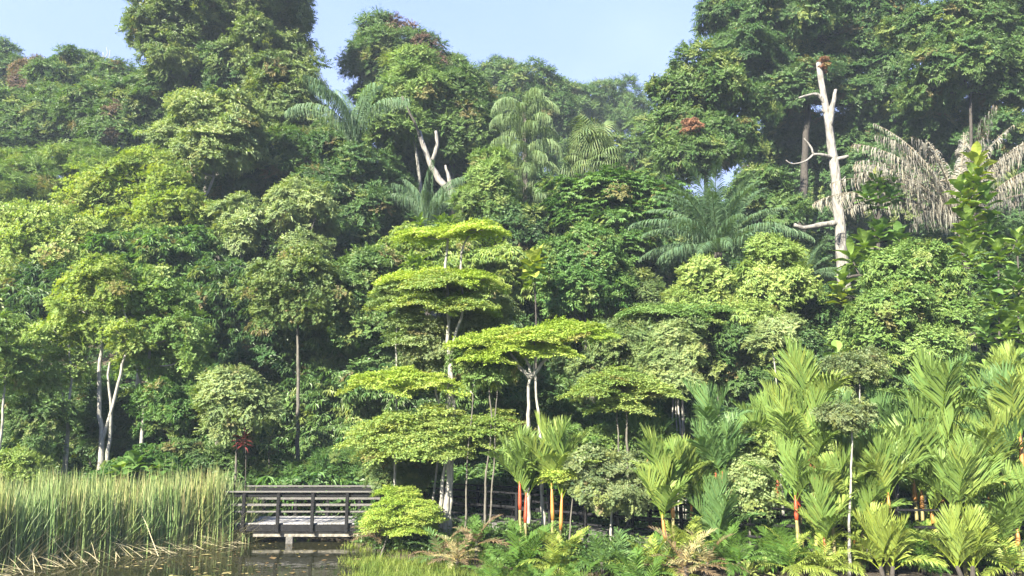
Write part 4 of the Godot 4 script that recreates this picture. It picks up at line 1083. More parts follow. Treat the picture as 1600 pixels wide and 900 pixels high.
func lime_trees() -> void:
	var G := "flat-tiered lime green trees on the bank"
	tree({n = "tiered_tree", l = "tallest tiered tree with bright lime flat layers and twin pale trunks", g = G, d = 26.0, b = 700, deep = 0.8, L = [[660, 368, 34, 6], [700, 366, 34, 7], [745, 360, 40, 7], [640, 438, 42, 9], [690, 432, 40, 9], [740, 436, 36, 8], [660, 468, 36, 7], [590, 597, 40, 9], [630, 590, 40, 12], [675, 597, 36, 11]], X = [["crown", "tier", "yellow", 0.6, 0.95, [[580, 682, 36, 18], [625, 672, 44, 24], [680, 668, 46, 26], [735, 675, 36, 22], [660, 690, 60, 20], [610, 700, 40, 14], [780, 665, 36, 20]], "matt"], ["crown", "tier", "yellow", 0.55, 0.9, [[655, 470, 40, 12], [725, 475, 40, 12], [690, 445, 60, 12]], "matt"]], k = "tier", p = "lime", s = 0.55, e = 0.94, r = 0.105, m = "bark_pale", mat = "matt", T = [[[692, 858], [697, 800], [702, 740], [701, 660], [702, 580], [699, 480], [697, 400], [700, 372]], [[700, 855], [704, 760], [709, 650], [706, 560], [722, 480], [720, 400], [735, 365]], [[686, 852], [690, 780], [694, 690], [680, 600]]], twigs = 4})
	tree({n = "tiered_tree", l = "wide lime yellow flat-topped tree with forked branches over the dark hollow", g = G, d = 25.2, b = 825, deep = 0.8, L = [[745, 535, 36, 10], [790, 525, 40, 11], [835, 528, 44, 12], [880, 515, 44, 9], [920, 520, 34, 9], [800, 548, 40, 9], [860, 550, 36, 7], [755, 560, 34, 7]], k = "tier", p = "lime", s = 0.55, e = 0.94, r = 0.10, m = "bark_pale", mat = "matt", T = [[[824, 760], [824, 700], [826, 620], [827, 575], [815, 545]], [[827, 590], [810, 570], [795, 545]], [[828, 590], [850, 565], [865, 540]], [[848, 770], [845, 700], [840, 630], [835, 580], [838, 545]]], fork = true})
	tree({n = "tiered_tree", l = "lower lime green umbrella tree with forked stem beside twiggy grey bush", g = G, d = 25.0, b = 975, deep = 0.8, L = [[970, 588, 40, 9], [930, 610, 34, 8], [980, 612, 40, 9], [1025, 612, 30, 8], [975, 635, 36, 6], [1000, 598, 34, 8], [945, 595, 30, 7]], k = "tier", p = "yellow", s = 0.5, e = 0.94, r = 0.06, m = "bark_grey", mat = "matt", T = [[[981, 800], [980, 720], [979, 650], [975, 610]], [[965, 790], [966, 700], [964, 640]]]})
	tree({n = "tiered_tree", l = "pale green wide flat-topped tree in front of the olive bushes", g = G, d = 32.0, b = 1065, deep = 0.8, L = [[1010, 488, 36, 6], [1055, 487, 40, 7], [1105, 485, 36, 6], [1080, 500, 36, 6]], k = "tier", p = "fresh", s = 0.6, e = 1.01, r = 0.09, m = "bark_grey"})
	tree({n = "slender_tree", l = "small pale-crowned tree on a thin straight white stem left of lime tiers", g = G, d = 26.5, b = 619, L = [[620, 455, 26, 14], [608, 468, 20, 12], [640, 500, 26, 12], [650, 525, 30, 12]], k = "tier", p = "pale", s = 0.5, e = 1.6, r = 0.05, m = "bark_pale", T = [[[618, 720], [619, 640], [619, 540], [620, 470]]]})
	tree({n = "slender_tree", l = "variegated grey-green bushy crown wrapped round the twin pale trunks", g = G, d = 27.0, b = 672, L = [[690, 520, 34, 24], [670, 555, 36, 26], [715, 545, 34, 26], [750, 510, 34, 20], [770, 490, 30, 18]], k = "tuft", p = "grey", s = 0.5, e = 1.2, r = 0.05, m = "bark_pale"})
	tree({n = "slender_tree", l = "pale-leaved tree on a cluster of four thin white stems", g = G, d = 27.0, b = 1060, L = [[1050, 525, 24, 18], [1035, 555, 30, 22], [1070, 550, 28, 24], [1050, 585, 32, 20], [1020, 590, 22, 16]], k = "small", p = "pale", s = 0.55, e = 1.0, r = 0.05, m = "bark_pale", T = [[[1066, 780], [1064, 700], [1060, 620], [1060, 560]], [[1052, 760], [1050, 680], [1052, 600], [1048, 550]], [[1072, 780], [1069, 700], [1066, 640], [1068, 560]], [[1060, 760], [1058, 690], [1055, 620], [1050, 570]]]})
	tree({n = "slender_tree", l = "leaning thin pale stems with sparse leaves before the boardwalk", g = G, d = 25.5, b = 755, L = [[760, 590, 30, 16], [740, 560, 26, 14], [785, 575, 24, 14], [800, 700, 24, 12]], k = "small", p = "fresh", s = 0.5, e = 0.8, r = 0.045, m = "bark_grey", T = [[[757, 830], [760, 740], [768, 660], [762, 590]], [[765, 825], [772, 720], [775, 640], [782, 580]], [[728, 800], [730, 720], [738, 640], [740, 570]]]})
	tree({n = "slender_tree", l = "small airy tree with bent white stem above the tallest red palm", g = G, d = 29.0, b = 1212, L = [[1205, 520, 24, 16], [1220, 510, 20, 12], [1190, 535, 20, 12]], k = "small", p = "pale", s = 0.55, e = 0.9, r = 0.05, m = "bark_pale", T = [[[1214, 640], [1212, 580], [1207, 550], [1200, 525]]]})
	tree({n = "slender_tree", l = "flat grey-green crown on thin pale stem behind the tallest red palm", g = G, d = 24.0, b = 1343, L = [[1325, 568, 28, 12], [1355, 562, 26, 12], [1340, 578, 30, 10]], k = "tuft", p = "grey", s = 0.38, e = 0.8, r = 0.04, m = "bark_pale", T = [[[1343, 680], [1343, 620], [1341, 575]]]})
	tree({n = "slender_tree", l = "grey-green round crown on a straight white stem among low yellow palms", g = G, d = 20.5, b = 1328, L = [[1318, 645, 26, 14], [1345, 648, 22, 14], [1330, 660, 22, 10], [1300, 648, 18, 10]], k = "tuft", p = "grey", s = 0.33, e = 0.8, r = 0.042, m = "bark_pale", T = [[[1328, 900], [1327, 820], [1330, 740], [1332, 690], [1330, 655]]]})
	tree({n = "slender_tree", l = "flat clipped lime patch of foliage before the mound-shaped tree", g = G, d = 26.0, L = [[1385, 622, 34, 6], [1430, 624, 36, 6]], k = "tier", p = "yellow", s = 0.5, e = 1.6, r = 0.05})
	G = "shrubs on the bank"
	tree({n = "lime_bush", l = "spreading lime yellow bush at the right end of the footbridge", c = "shrub", g = G, d = 25.6, L = [[598, 802, 24, 6], [620, 782, 26, 7], [650, 790, 28, 7], [588, 820, 18, 5], [626, 806, 34, 7], [664, 808, 22, 6], [610, 768, 18, 5], [640, 825, 30, 6], [635, 770, 18, 5], [606, 816, 26, 6], [655, 820, 22, 5]], k = "tier", p = "lime", s = 0.38, e = 1.2, r = 0.03, mat = "matt"})
	tree({n = "olive_bush", l = "olive green airy bush behind the lime bush and footbridge railing", c = "shrub", g = G, d = 28.0, L = [[610, 715, 30, 24], [640, 725, 32, 24], [600, 745, 26, 20], [665, 715, 24, 20], [630, 750, 30, 16]], k = "small", p = "olive", s = 0.5, e = 1.2, r = 0.04})
	tree({n = "twiggy_bush", l = "grey-green twiggy bush with pale leaf tips in front of lattice railing", c = "shrub", g = G, d = 23.0, b = 955, L = [[930, 730, 36, 24], [975, 735, 40, 26], [1005, 760, 30, 18], [950, 770, 40, 22], [985, 785, 30, 16], [925, 765, 28, 20]], k = "tuft", p = "grey", s = 0.42, e = 0.62, r = 0.05, m = "bark_pale", T = [[[955, 880], [954, 830], [955, 790], [950, 750]]], twigs = 9})
	tree({n = "lime_bush", l = "small lime flat spray of leaves above the twiggy grey bush", c = "shrub", g = G, d = 23.5, L = [[885, 740, 28, 10], [915, 735, 26, 9]], k = "tier", p = "lime", s = 0.4, e = 1.6, r = 0.03, mat = "matt"})
	tree({n = "round_bush", l = "round bush of pale variegated leaves right of the two red stems", c = "shrub", g = G, d = 22.0, L = [[1160, 740, 30, 22], [1190, 745, 28, 24], [1150, 775, 28, 20], [1185, 780, 30, 20]], k = "tuft", p = "pale", s = 0.42, e = 0.8, r = 0.04})
	tree({n = "round_bush", l = "yellow-green bush between the blue-green palms and the tallest red palm", c = "shrub", g = G, d = 24.0, L = [[1165, 685, 26, 18], [1190, 695, 24, 18], [1150, 705, 20, 16]], k = "broad", p = "yellow", s = 0.45, e = 1.2, r = 0.04})
	tree({n = "round_bush", l = "light green leafy bush behind the low yellow palm clump", c = "shrub", g = G, d = 26.5, L = [[870, 690, 34, 22], [905, 705, 34, 24], [945, 690, 30, 22], [1000, 680, 34, 24], [1030, 700, 30, 22]], k = "broad", p = "fresh", s = 0.5, e = 1.1, r = 0.04})
	tree({n = "feathery_bush", l = "soft feathery bright green bush behind the footbridge", c = "shrub", g = G, d = 33.0, L = [[520, 735, 40, 24], [560, 730, 30, 24], [480, 745, 34, 20], [545, 755, 40, 16]], k = "strap", p = "leafgreen", s = 0.6, e = 1.5, r = 0.04})
	tree({n = "feathery_bush", l = "dark feathery shrub left of the bright bush behind the footbridge", c = "shrub", g = G, d = 33.0, L = [[425, 735, 36, 22], [400, 755, 34, 18], [450, 755, 30, 16]], k = "strap", p = "mid", s = 0.6, e = 1.3, r = 0.04})
	tree({n = "round_bush", l = "broad-leaved green bush behind the middle of the reed bed", c = "shrub", g = G, d = 31.5, L = [[200, 735, 30, 16], [235, 725, 30, 20], [270, 735, 30, 18], [180, 750, 24, 12]], k = "hang", p = "leafgreen", s = 0.6, e = 1.1, r = 0.04})
	tree({n = "round_bush", l = "grey-green shrub behind the reeds under the pale olive tree", c = "shrub", g = G, d = 32.0, L = [[310, 715, 34, 22], [345, 725, 30, 18], [290, 740, 30, 16]], k = "small", p = "mid", s = 0.6, e = 1.1, r = 0.04})
	tree({n = "round_bush", l = "yellowish shrub behind the reeds at the left frame edge", c = "shrub", g = G, d = 30.5, L = [[15, 725, 34, 18], [50, 735, 28, 14], [-10, 745, 30, 16]], k = "small", p = "yellow", s = 0.6, e = 1.1, r = 0.04})

func palms() -> void:
	feather_palm({n = "feather_palm", l = "big teal feather palm with arching fronds in the middle of the slope", d = 40.0, b = 1120, C = [1122, 395], F = "teal", N = 42, z = 1.0, mat = "teal", r = 0.3, m = "bark_brown"})
	feather_palm({n = "feather_palm", l = "dark low feather palm beside the foot of the bleached dead trunk", d = 43.0, b = 1262, C = [1262, 430], F = "teal", N = 14, z = 0.5, mat = "raffia", r = 0.16, m = "bark_brown"})
	feather_palm({n = "plumed_palm", l = "tall palm with curtains of drooping leaflets down its whole trunk", d = 50.0, b = 822, C = [820, 165], F = "plume", N = 46, z = 0.98, mat = "plume", r = 0.22, m = "bark_grey", along = 8.5})
	feather_palm({n = "drooping_palm", l = "dark drooping palm with comb-like fronds against the skyline", d = 49.0, b = 556, C = [552, 225], F = "raffia", N = 12, z = 0.85, mat = "raffia", r = 0.25, m = "bark_brown", A = [[100, 0], [150, 1], [60, 0], [200, 1], [20, 1], [130, 0], [175, 2], [240, 2], [300, 2], [80, 1], [340, 2], [225, 1]]})
	feather_palm({n = "drooping_palm", l = "shadowy drooping palm under the leaning broken trunk", d = 49.0, b = 668, C = [668, 355], F = "raffia", N = 11, z = 0.62, mat = "raffia", r = 0.22, m = "bark_brown"})
	feather_palm({n = "dead_palm", l = "withered grey palm with tattered leaning fronds near the right edge", d = 38.0, b = 1535, C = [1500, 355], F = "dead", N = 32, z = 1.2, mat = "dead_frond", r = 0.16, m = "bark_brown", A = [[150, 1], [165, 2], [135, 0], [120, 1], [185, 2], [200, 2], [60, 0], [45, 0], [30, 0], [80, 0], [215, 1], [250, 2], [10, 0], [300, 1], [170, 1], [335, 2]]})
	# dense fan palm with hanging leaf tips
	var d := 51.0
	var base := at(925, 640, d)
	base.y = ground(base.x, base.z)
	var o := thing("fan_palm", "dense bushy fan palm with hanging strap-like leaf tips right of the plumed palm", "palm", base)
	var top := at(925, 262, d) - base
	var pts := spine([Vector3(0, -0.1, 0), top * Vector3(0.3, 0.5, 0.3), top], 0.05, 3)
	part("trunk", tube(pts, taper(pts.size(), 0.28, 0.24), 9, 0.1), M.bark_grey, o)
	for k in 110:
		var t := k / 109.0
		var az := k * 2.39996
		var out := rng.randf_range(0.2, 1.5) * sqrt(t)
		var spot := top + Vector3(cos(az) * out, 1.9 - 3.9 * t + rng.randf_range(-0.5, 0.5), -sin(az) * out)
		put_frond(o, "fan", rng.randi() % 3, "fan" if k % 3 else "plume", spot, az + rng.randf_range(-0.5, 0.5), rng.randf_range(0.55, 1.0), lerpf(0.9, -0.8, t) + rng.randf_range(-0.35, 0.35))
	var G := "red-stemmed sealing wax palms along the boardwalk"
	wax_palm({l = "tallest red-stemmed palm with olive yellow fronds and orange-red sheaths", g = G, d = 21.9, b = 1258, S = [[1263, 655, 0.0, 8, 1.05], [1240, 700, 0.2, 6, 0.95], [1272, 720, 0.5, 4, 0.9]], mat = "wax", mat2 = "wax_yellow", sheath = 1.7})
	wax_palm({l = "blue-green palm with a pair of deep red stems beside variegated bush", g = G, d = 22.4, b = 1122, S = [[1118, 738, 0.0, 7, 0.85], [1129, 742, 0.2, 7, 0.85], [1115, 690, -0.4, 6, 0.9]], mat = "wax_blue", sheath = 1.2})
	wax_palm({l = "green fan-like palm with one dark red stem before the mound tree", g = G, d = 23.0, b = 1475, S = [[1473, 672, 0.0, 9, 1.15], [1450, 730, 0.3, 6, 0.95]], mat = "wax_blue", mat2 = "wax", sheath = 0.9})
	wax_palm({l = "small pale palm on a thin orange stem high at the right edge", g = G, d = 25.0, b = 1575, S = [[1573, 605, 0.0, 7, 0.72]], mat = "wax_yellow", sheath = 0.7, red = "stem_orange"})
	wax_palm({l = "tall palm with long yellow-orange stems at the right frame edge", g = G, d = 21.5, b = 1590, S = [[1594, 682, 0.0, 8, 1.0], [1566, 735, 0.3, 7, 0.95]], mat = "wax_yellow", mat2 = "wax_blue", sheath = 1.0, red = "stem_orange"})
	wax_palm({l = "bluish palm clump left of the tallest red palm's stems", g = G, d = 23.6, b = 1320, S = [[1310, 720, 0.0, 6, 1.0], [1345, 735, 0.0, 6, 0.95]], mat = "wax_blue", sheath = 0.6})
	wax_palm({l = "wide blue-green palm clump in the second row behind the yellow palms", g = G, d = 24.0, b = 1405, S = [[1390, 715, 0.0, 7, 1.1], [1425, 725, 0.3, 7, 1.05], [1370, 730, 0.0, 6, 1.0]], mat = "wax_blue", sheath = 0.5})
	wax_palm({l = "dark green palm clump between the single dark red stem and right edge", g = G, d = 23.5, b = 1530, S = [[1520, 715, 0.0, 7, 1.05], [1548, 690, 0.0, 7, 1.0]], mat = "wax_blue", mat2 = "wax", sheath = 0.6})
	wax_palm({l = "front-row palm with one bare red stem and drooping lower frond", g = G, d = 21.0, b = 1242, S = [[1243, 780, 0.0, 8, 0.78]], mat = "wax", sheath = 0.55})
	wax_palm({l = "front-row green palm beside the straight white stem", g = G, d = 21.0, b = 1290, S = [[1300, 790, 0.0, 7, 0.8], [1288, 845, 0.4, 6, 0.85]], mat = "wax", mat2 = "wax_yellow", sheath = 0.5})
	wax_palm({l = "bright yellow-green palm clump with three golden stems", g = G, d = 21.0, b = 1378, S = [[1378, 790, 0.0, 7, 0.9], [1388, 775, 0.2, 6, 0.85], [1366, 770, -0.2, 6, 0.85]], mat = "wax_yellow", mat2 = "wax", sheath = 0.8, red = "stem_orange"})
	wax_palm({l = "lush green palm clump with hidden brown stems behind golden-stemmed palm", g = G, d = 22.0, b = 1428, S = [[1428, 755, 0.0, 7, 0.95], [1440, 770, 0.0, 6, 0.9]], mat = "wax", sheath = 0.5, red = "stem_orange"})
	wax_palm({l = "palm clump with two tall golden stems in the front row", g = G, d = 20.8, b = 1505, S = [[1498, 800, 0.0, 8, 0.85], [1520, 795, 0.0, 8, 0.9]], mat = "wax", mat2 = "wax_yellow", sheath = 0.7, red = "stem_orange"})
	wax_palm({l = "palm clump with short orange-brown withered leaf at the right edge", g = G, d = 20.6, b = 1575, S = [[1568, 850, 0.0, 7, 0.8], [1590, 830, 0.0, 6, 0.85]], mat = "wax", sheath = 0.4, red = "stem_orange"})
	wax_palm({l = "blue-green palm behind the flat lime umbrella tree", g = G, d = 26.0, b = 1012, S = [[1012, 720, 0.0, 7, 0.95]], mat = "wax_blue", sheath = 0.5})
	wax_palm({l = "light green palm right of the twiggy grey bush", g = G, d = 22.0, b = 1055, S = [[1050, 775, 0.0, 7, 0.95], [1035, 810, 0.3, 7, 0.8]], mat = "wax", mat2 = "wax_yellow", sheath = 0.6, red = "stem_orange"})
	wax_palm({l = "dark green low palm in front of the weathered boardwalk plank", g = G, d = 22.0, b = 1120, S = [[1122, 850, 0.0, 9, 0.9]], mat = "wax_blue", sheath = 0.3})
	wax_palm({l = "green palm with slim orange-red stems left of the bushy yellow clump", g = G, d = 24.0, b = 815, S = [[812, 755, 0.0, 8, 0.85], [822, 775, 0.0, 5, 0.7]], mat = "wax", sheath = 0.8})
	wax_palm({l = "tall yellow-green palm with thin orange stems beside white tree stem", g = G, d = 23.6, b = 868, S = [[862, 760, 0.0, 8, 1.0], [878, 775, 0.0, 6, 0.9]], mat = "wax_yellow", mat2 = "wax", sheath = 1.0, red = "stem_orange"})
	wax_palm({l = "big upright olive palm behind the tallest red palm's right side", g = G, d = 24.6, b = 1295, S = [[1295, 715, 0.0, 7, 0.9], [1325, 720, 0.0, 6, 0.9]], mat = "wax", mat2 = "wax_yellow", sheath = 0.7})
	wax_palm({l = "upright green palm filling behind the variegated round bush", g = G, d = 24.6, b = 1200, S = [[1195, 700, 0.0, 7, 0.95], [1215, 740, 0.0, 7, 0.95]], mat = "wax", sheath = 0.6})
	wax_palm({l = "broad yellow-green palm between white stem and golden-stemmed clump", g = G, d = 21.6, b = 1345, S = [[1345, 800, 0.0, 8, 0.95], [1335, 840, 0.3, 7, 0.9]], mat = "wax_yellow", mat2 = "wax", sheath = 0.5, red = "stem_orange"})
	wax_palm({l = "upright olive palm between the single dark red stem and golden stems", g = G, d = 22.4, b = 1475, S = [[1470, 760, 0.0, 8, 1.0], [1455, 800, 0.3, 7, 0.95]], mat = "wax", mat2 = "wax_yellow", sheath = 0.5, red = "stem_orange"})
	wax_palm({l = "upright yellow palm crowding the right frame edge behind golden stems", g = G, d = 22.0, b = 1550, S = [[1545, 770, 0.0, 8, 1.0], [1575, 780, 0.0, 8, 1.0]], mat = "wax_yellow", mat2 = "wax", sheath = 0.6, red = "stem_orange"})
	wax_palm({l = "pale green upright palm left of the pair of deep red stems", g = G, d = 22.6, b = 1085, S = [[1080, 790, 0.0, 8, 0.9]], mat = "wax", mat2 = "wax_yellow", sheath = 0.5, red = "stem_orange"})
	G = "low leafy palm clumps on the bank"
	wax_palm({n = "low_palm", l = "dark green low palm clump with arching leaves at the water's edge", g = G, d = 23.0, b = 815, F = "low", S = [[812, 850, 0.0, 14, 0.95], [822, 835, 0.2, 12, 1.0]], mat = "low_green", sheath = 0.1})
	wax_palm({n = "low_palm", l = "bright lime low palm clump beside the dark green low palm", g = G, d = 22.6, b = 875, F = "low", S = [[872, 860, 0.0, 14, 0.85], [885, 850, 0.0, 10, 0.8]], mat = "low_lime", sheath = 0.1})
	wax_palm({n = "low_palm", l = "yellow-green low palm clump with pale striped dead fronds beside it", g = G, d = 21.4, b = 1020, F = "low", S = [[1015, 865, 0.0, 12, 0.85], [1035, 850, 0.0, 10, 0.85]], mat = "low_lime", mat2 = "low_green", sheath = 0.1})
	wax_palm({n = "low_palm", l = "green low palm under the front-row red stem", g = G, d = 20.6, b = 1235, F = "low", S = [[1235, 870, 0.0, 12, 0.8]], mat = "low_green", mat2 = "low_lime", sheath = 0.1})
	wax_palm({n = "low_palm", l = "lime low palm left of the straight white stem at the frame bottom", g = G, d = 20.4, b = 1285, F = "low", S = [[1285, 880, 0.0, 12, 0.75]], mat = "low_lime", sheath = 0.1})
	wax_palm({n = "low_palm", l = "glowing lime low palm below the golden-stemmed palm", g = G, d = 20.4, b = 1380, F = "wax", S = [[1375, 880, 0.0, 9, 0.72], [1395, 885, 0.0, 7, 0.7]], mat = "low_lime", sheath = 0.1})
	wax_palm({n = "low_palm", l = "yellow low palm below the two tall golden stems", g = G, d = 20.2, b = 1505, F = "wax", S = [[1495, 885, 0.0, 9, 0.72], [1520, 885, 0.0, 8, 0.7]], mat = "low_lime", mat2 = "wax_yellow", sheath = 0.1})
	wax_palm({n = "low_palm", l = "green low palm at the bottom right corner", g = G, d = 20.2, b = 1580, F = "low", S = [[1580, 885, 0.0, 12, 0.8]], mat = "low_green", mat2 = "low_lime", sheath = 0.1})
	wax_palm({n = "low_palm", l = "dark low palm between the golden-stemmed and green-stemmed clumps", g = G, d = 21.0, b = 1440, F = "low", S = [[1440, 870, 0.0, 12, 0.8]], mat = "low_green", sheath = 0.1})
	G = "ferny palm tufts filling the bank under the palms"
	var low := [[905, 885, "low_green", "beside the twiggy grey bush's foot"], [1000, 890, "low_green", "under the light green palm"], [1070, 850, "low_lime", "between the light green palm and blue-green palm"], [1145, 880, "low_green", "left of the weathered plank"], [1205, 860, "low_green", "right of the variegated round bush"], [1262, 850, "low_green", "below the tallest palm's stems"], [1310, 870, "low_lime", "hugging the straight white stem"], [1345, 850, "low_green", "behind the glowing lime low palm"], [1415, 860, "low_green", "below the lush hidden-stemmed clump"], [1465, 855, "low_lime", "left of the two golden stems"], [1545, 865, "low_green", "right of the two golden stems"], [780, 845, "low_green", "between reddish cycad and dark low palm"], [845, 880, "low_green", "before the lime low palm at the waterline"], [1100, 820, "low_green", "below the pair of deep red stems"], [1190, 825, "low_green", "under the variegated round bush"], [1530, 820, "low_green", "behind the two golden stems"], [1330, 800, "low_green", "behind the white stem in shade"], [1450, 800, "low_green", "behind the golden-stemmed front palms"], [1590, 800, "low_green", "below the tall yellow-orange stems"]]
	for q in low:
		var near: float = 23.6 - (q[1] - 800.0) * 0.032
		wax_palm({n = "palm_tuft", l = "ferny %s palm tuft %s" % ["yellow-green" if q[2] == "low_lime" else "dark green", q[3]], g = G, d = near, b = q[0], F = "low", S = [[q[0] - 8, q[1], 0.0, 10, 0.8], [q[0] + 10, q[1], 0.3, 9, 0.75]], mat = q[2], sheath = 0.1})
	G = "small feathery cycads on the bank"
	wax_palm({n = "cycad", l = "rusty brown and green cycad at the foot of the twin pale trunks", g = G, d = 24.6, b = 690, F = "cycad", S = [[690, 805, 0.2, 13, 1.0]], mat = "wax_blue", mat2 = "fern_brown", sheath = 0.1})
	wax_palm({n = "cycad", l = "reddish brown cycad with pale fronds right of the twin pale trunks", g = G, d = 24.4, b = 745, F = "cycad", S = [[745, 812, 0.2, 14, 1.05]], mat = "low_green", mat2 = "fern_brown", sheath = 0.1})
	wax_palm({n = "cycad", l = "straw yellow cycad at the waterline below the rusty cycads", g = G, d = 24.0, b = 715, F = "cycad", S = [[715, 845, 0.2, 15, 0.85]], mat = "fern_straw", mat2 = "fern_brown", sheath = 0.1})
	wax_palm({n = "cycad", l = "pink-brown dry fern poking from under the lime bush", g = G, d = 26.4, b = 588, F = "cycad", S = [[588, 812, 0.2, 10, 0.9]], mat = "fern_brown", sheath = 0.1})
	wax_palm({n = "cycad", l = "dark green cycad between the lime bush and the twin pale trunks", g = G, d = 26.2, b = 670, F = "cycad", S = [[668, 800, 0.0, 12, 1.1]], mat = "wax_blue", sheath = 0.1})
	wax_palm({n = "cycad", l = "pale striped dead palm fronds at the frame bottom", g = G, d = 20.8, b = 1085, F = "cycad", S = [[1070, 885, 0.0, 11, 1.1], [1105, 880, 0.0, 9, 1.0]], mat = "fern_straw", mat2 = "fern_brown", sheath = 0.1})
	wax_palm({n = "cycad", l = "green cycad below the lattice railing", g = G, d = 21.6, b = 950, F = "cycad", S = [[940, 880, 0.0, 13, 1.1], [975, 885, 0.0, 11, 1.0]], mat = "wax_blue", mat2 = "low_green", sheath = 0.1})
	wax_palm({n = "cycad", l = "yellow-green fern frond tuft among the reed tips", g = G, d = 29.5, b = 145, F = "cycad", S = [[145, 768, 0.0, 9, 0.9]], mat = "low_lime", sheath = 0.1})
	wax_palm({n = "cycad", l = "green fern fronds beside the left end of the footbridge", g = G, d = 31.5, b = 400, F = "low", S = [[415, 755, 0.0, 12, 0.85]], mat = "low_green", sheath = 0.1})

func big_leaves() -> void:
	var G := "large-leaved plants"
	leaf_plant({n = "big_leaf_sapling", l = "thin dark-stemmed sapling topped by a rosette of huge yellow-green leaves", g = G, d = 33.0, b = 838, r = 0.06, T = [[[838, 520], [836, 440], [834, 410]]], R = [[834, 405, 16, 1.35, "round", "big_yellow"], [830, 425, 10, 1.2, "round", "big_fresh"], [842, 395, 6, 1.0, "oval", "big_yellow"]]})
	leaf_plant({n = "big_leaf_sapling", l = "blue-green large-leaved sapling right of the bleached dead trunk", g = G, d = 37.0, b = 1372, r = 0.08, T = [[[1375, 420], [1373, 330], [1370, 280]]], R = [[1370, 282, 14, 1.2, "round", "big_green"], [1352, 300, 12, 1.1, "round", "big_green"], [1392, 300, 12, 1.1, "round", "big_dark"], [1370, 310, 12, 1.2, "round", "big_green"], [1368, 276, 4, 0.9, "oval", "big_yellow"], [1395, 275, 8, 1.0, "round", "big_dark"]]})
	leaf_plant({n = "big_leaf_tree", l = "large-leaved fresh green tree in front of the dead trunk's foot", g = G, d = 33.0, b = 1370, r = 0.09, T = [[[1372, 480], [1370, 420], [1372, 360]], [[1370, 440], [1340, 430], [1315, 440]], [[1371, 420], [1400, 390], [1405, 370]]], R = [[1375, 355, 16, 1.2, "round", "big_green"], [1350, 375, 14, 1.2, "round", "big_fresh"], [1405, 365, 12, 1.1, "round", "big_green"], [1330, 400, 14, 1.2, "long", "big_fresh"], [1365, 405, 16, 1.25, "round", "big_green"], [1400, 400, 12, 1.1, "round", "big_green"], [1318, 435, 12, 1.2, "oval", "big_fresh"], [1312, 455, 7, 1.3, "round", "big_yellow"]]})
	leaf_plant({n = "big_leaf_tree", l = "tall sapling with tiers of yellowing large leaves on a thin trunk", g = G, d = 30.0, b = 1512, r = 0.07, m = "bark_grey", tall = 1.5, T = [[[1511, 620], [1512, 500], [1513, 420], [1518, 330], [1522, 260]]], R = [[1525, 250, 16, 1.2, "oval", "big_yellow"], [1522, 275, 16, 1.25, "round", "big_fresh"], [1500, 290, 14, 1.2, "round", "big_fresh"], [1515, 305, 14, 1.2, "round", "big_yellow"], [1540, 300, 12, 1.2, "round", "big_green"], [1512, 340, 18, 1.2, "oval", "big_fresh"], [1508, 365, 18, 1.25, "oval", "big_yellow"], [1515, 385, 16, 1.2, "oval", "big_fresh"], [1545, 345, 12, 1.2, "round", "big_green"]]})
	leaf_plant({n = "big_leaf_tree", l = "dark large-leaved plant with round paddle leaves at the right edge", g = G, d = 27.5, b = 1565, r = 0.06, tall = 1.4, T = [[[1560, 620], [1562, 540], [1560, 420]], [[1590, 620], [1592, 520], [1590, 400]]], R = [[1558, 385, 14, 0.95, "round", "big_fresh"], [1590, 370, 14, 0.9, "oval", "big_fresh"], [1545, 425, 14, 0.95, "round", "big_green"], [1585, 430, 16, 0.95, "round", "big_green"], [1555, 465, 14, 1.0, "round", "big_fresh"], [1595, 475, 14, 1.0, "round", "big_fresh"], [1540, 510, 12, 0.95, "round", "big_green"], [1570, 505, 16, 1.05, "round", "big_fresh"], [1600, 520, 12, 1.0, "long", "big_fresh"]]})
	leaf_plant({n = "big_leaf_plant", l = "pair of pale paddle leaves peeping out left of the mound tree", g = G, d = 28.0, b = 1310, r = 0.03, T = [[[1308, 600], [1308, 560]]], R = [[1308, 550, 6, 0.85, "pad", "big_fresh"]]})
	leaf_plant({n = "big_leaf_plant", l = "fresh leafy plants in shade below the dark large-leaved plant", g = G, d = 27.0, b = 1550, r = 0.03, T = [[[1550, 640], [1550, 590]], [[1590, 640], [1590, 580]]], R = [[1545, 575, 14, 0.75, "oval", "big_fresh"], [1575, 590, 14, 0.75, "oval", "big_green"], [1595, 570, 12, 0.8, "oval", "big_fresh"], [1520, 600, 12, 0.7, "oval", "big_green"], [1535, 625, 12, 0.75, "oval", "big_green"]]})
	leaf_plant({n = "drooping_leaf_sapling", l = "sapling with a cap of hanging lime leaves behind the topmost lime tier", g = G, d = 40.0, b = 655, r = 0.05, T = [[[655, 420], [656, 355]]], R = [[656, 346, 16, 0.85, "long", "big_fresh"]]})
	leaf_plant({n = "drooping_leaf_sapling", l = "sapling with two hanging green leaf caps above the topmost lime tier", g = G, d = 40.0, b = 695, r = 0.05, T = [[[697, 420], [698, 355]]], R = [[690, 346, 14, 0.85, "long", "big_fresh"], [704, 344, 14, 0.85, "long", "big_fresh"]]})
	leaf_plant({n = "drooping_leaf_sapling", l = "pale drooping-leaved sapling left of the second lime tier", g = G, d = 34.0, b = 645, r = 0.05, T = [[[646, 480], [646, 415]]], R = [[640, 405, 14, 0.9, "long", "big_fresh"], [655, 412, 14, 0.9, "long", "big_fresh"]]})
	leaf_plant({n = "dracaena", l = "small dark red leaf rosette on a thin stem behind the reeds", g = G, d = 31.0, b = 382, r = 0.03, T = [[[384, 740], [383, 690]]], R = [[382, 680, 22, 0.85, "strap", "big_red"]]})
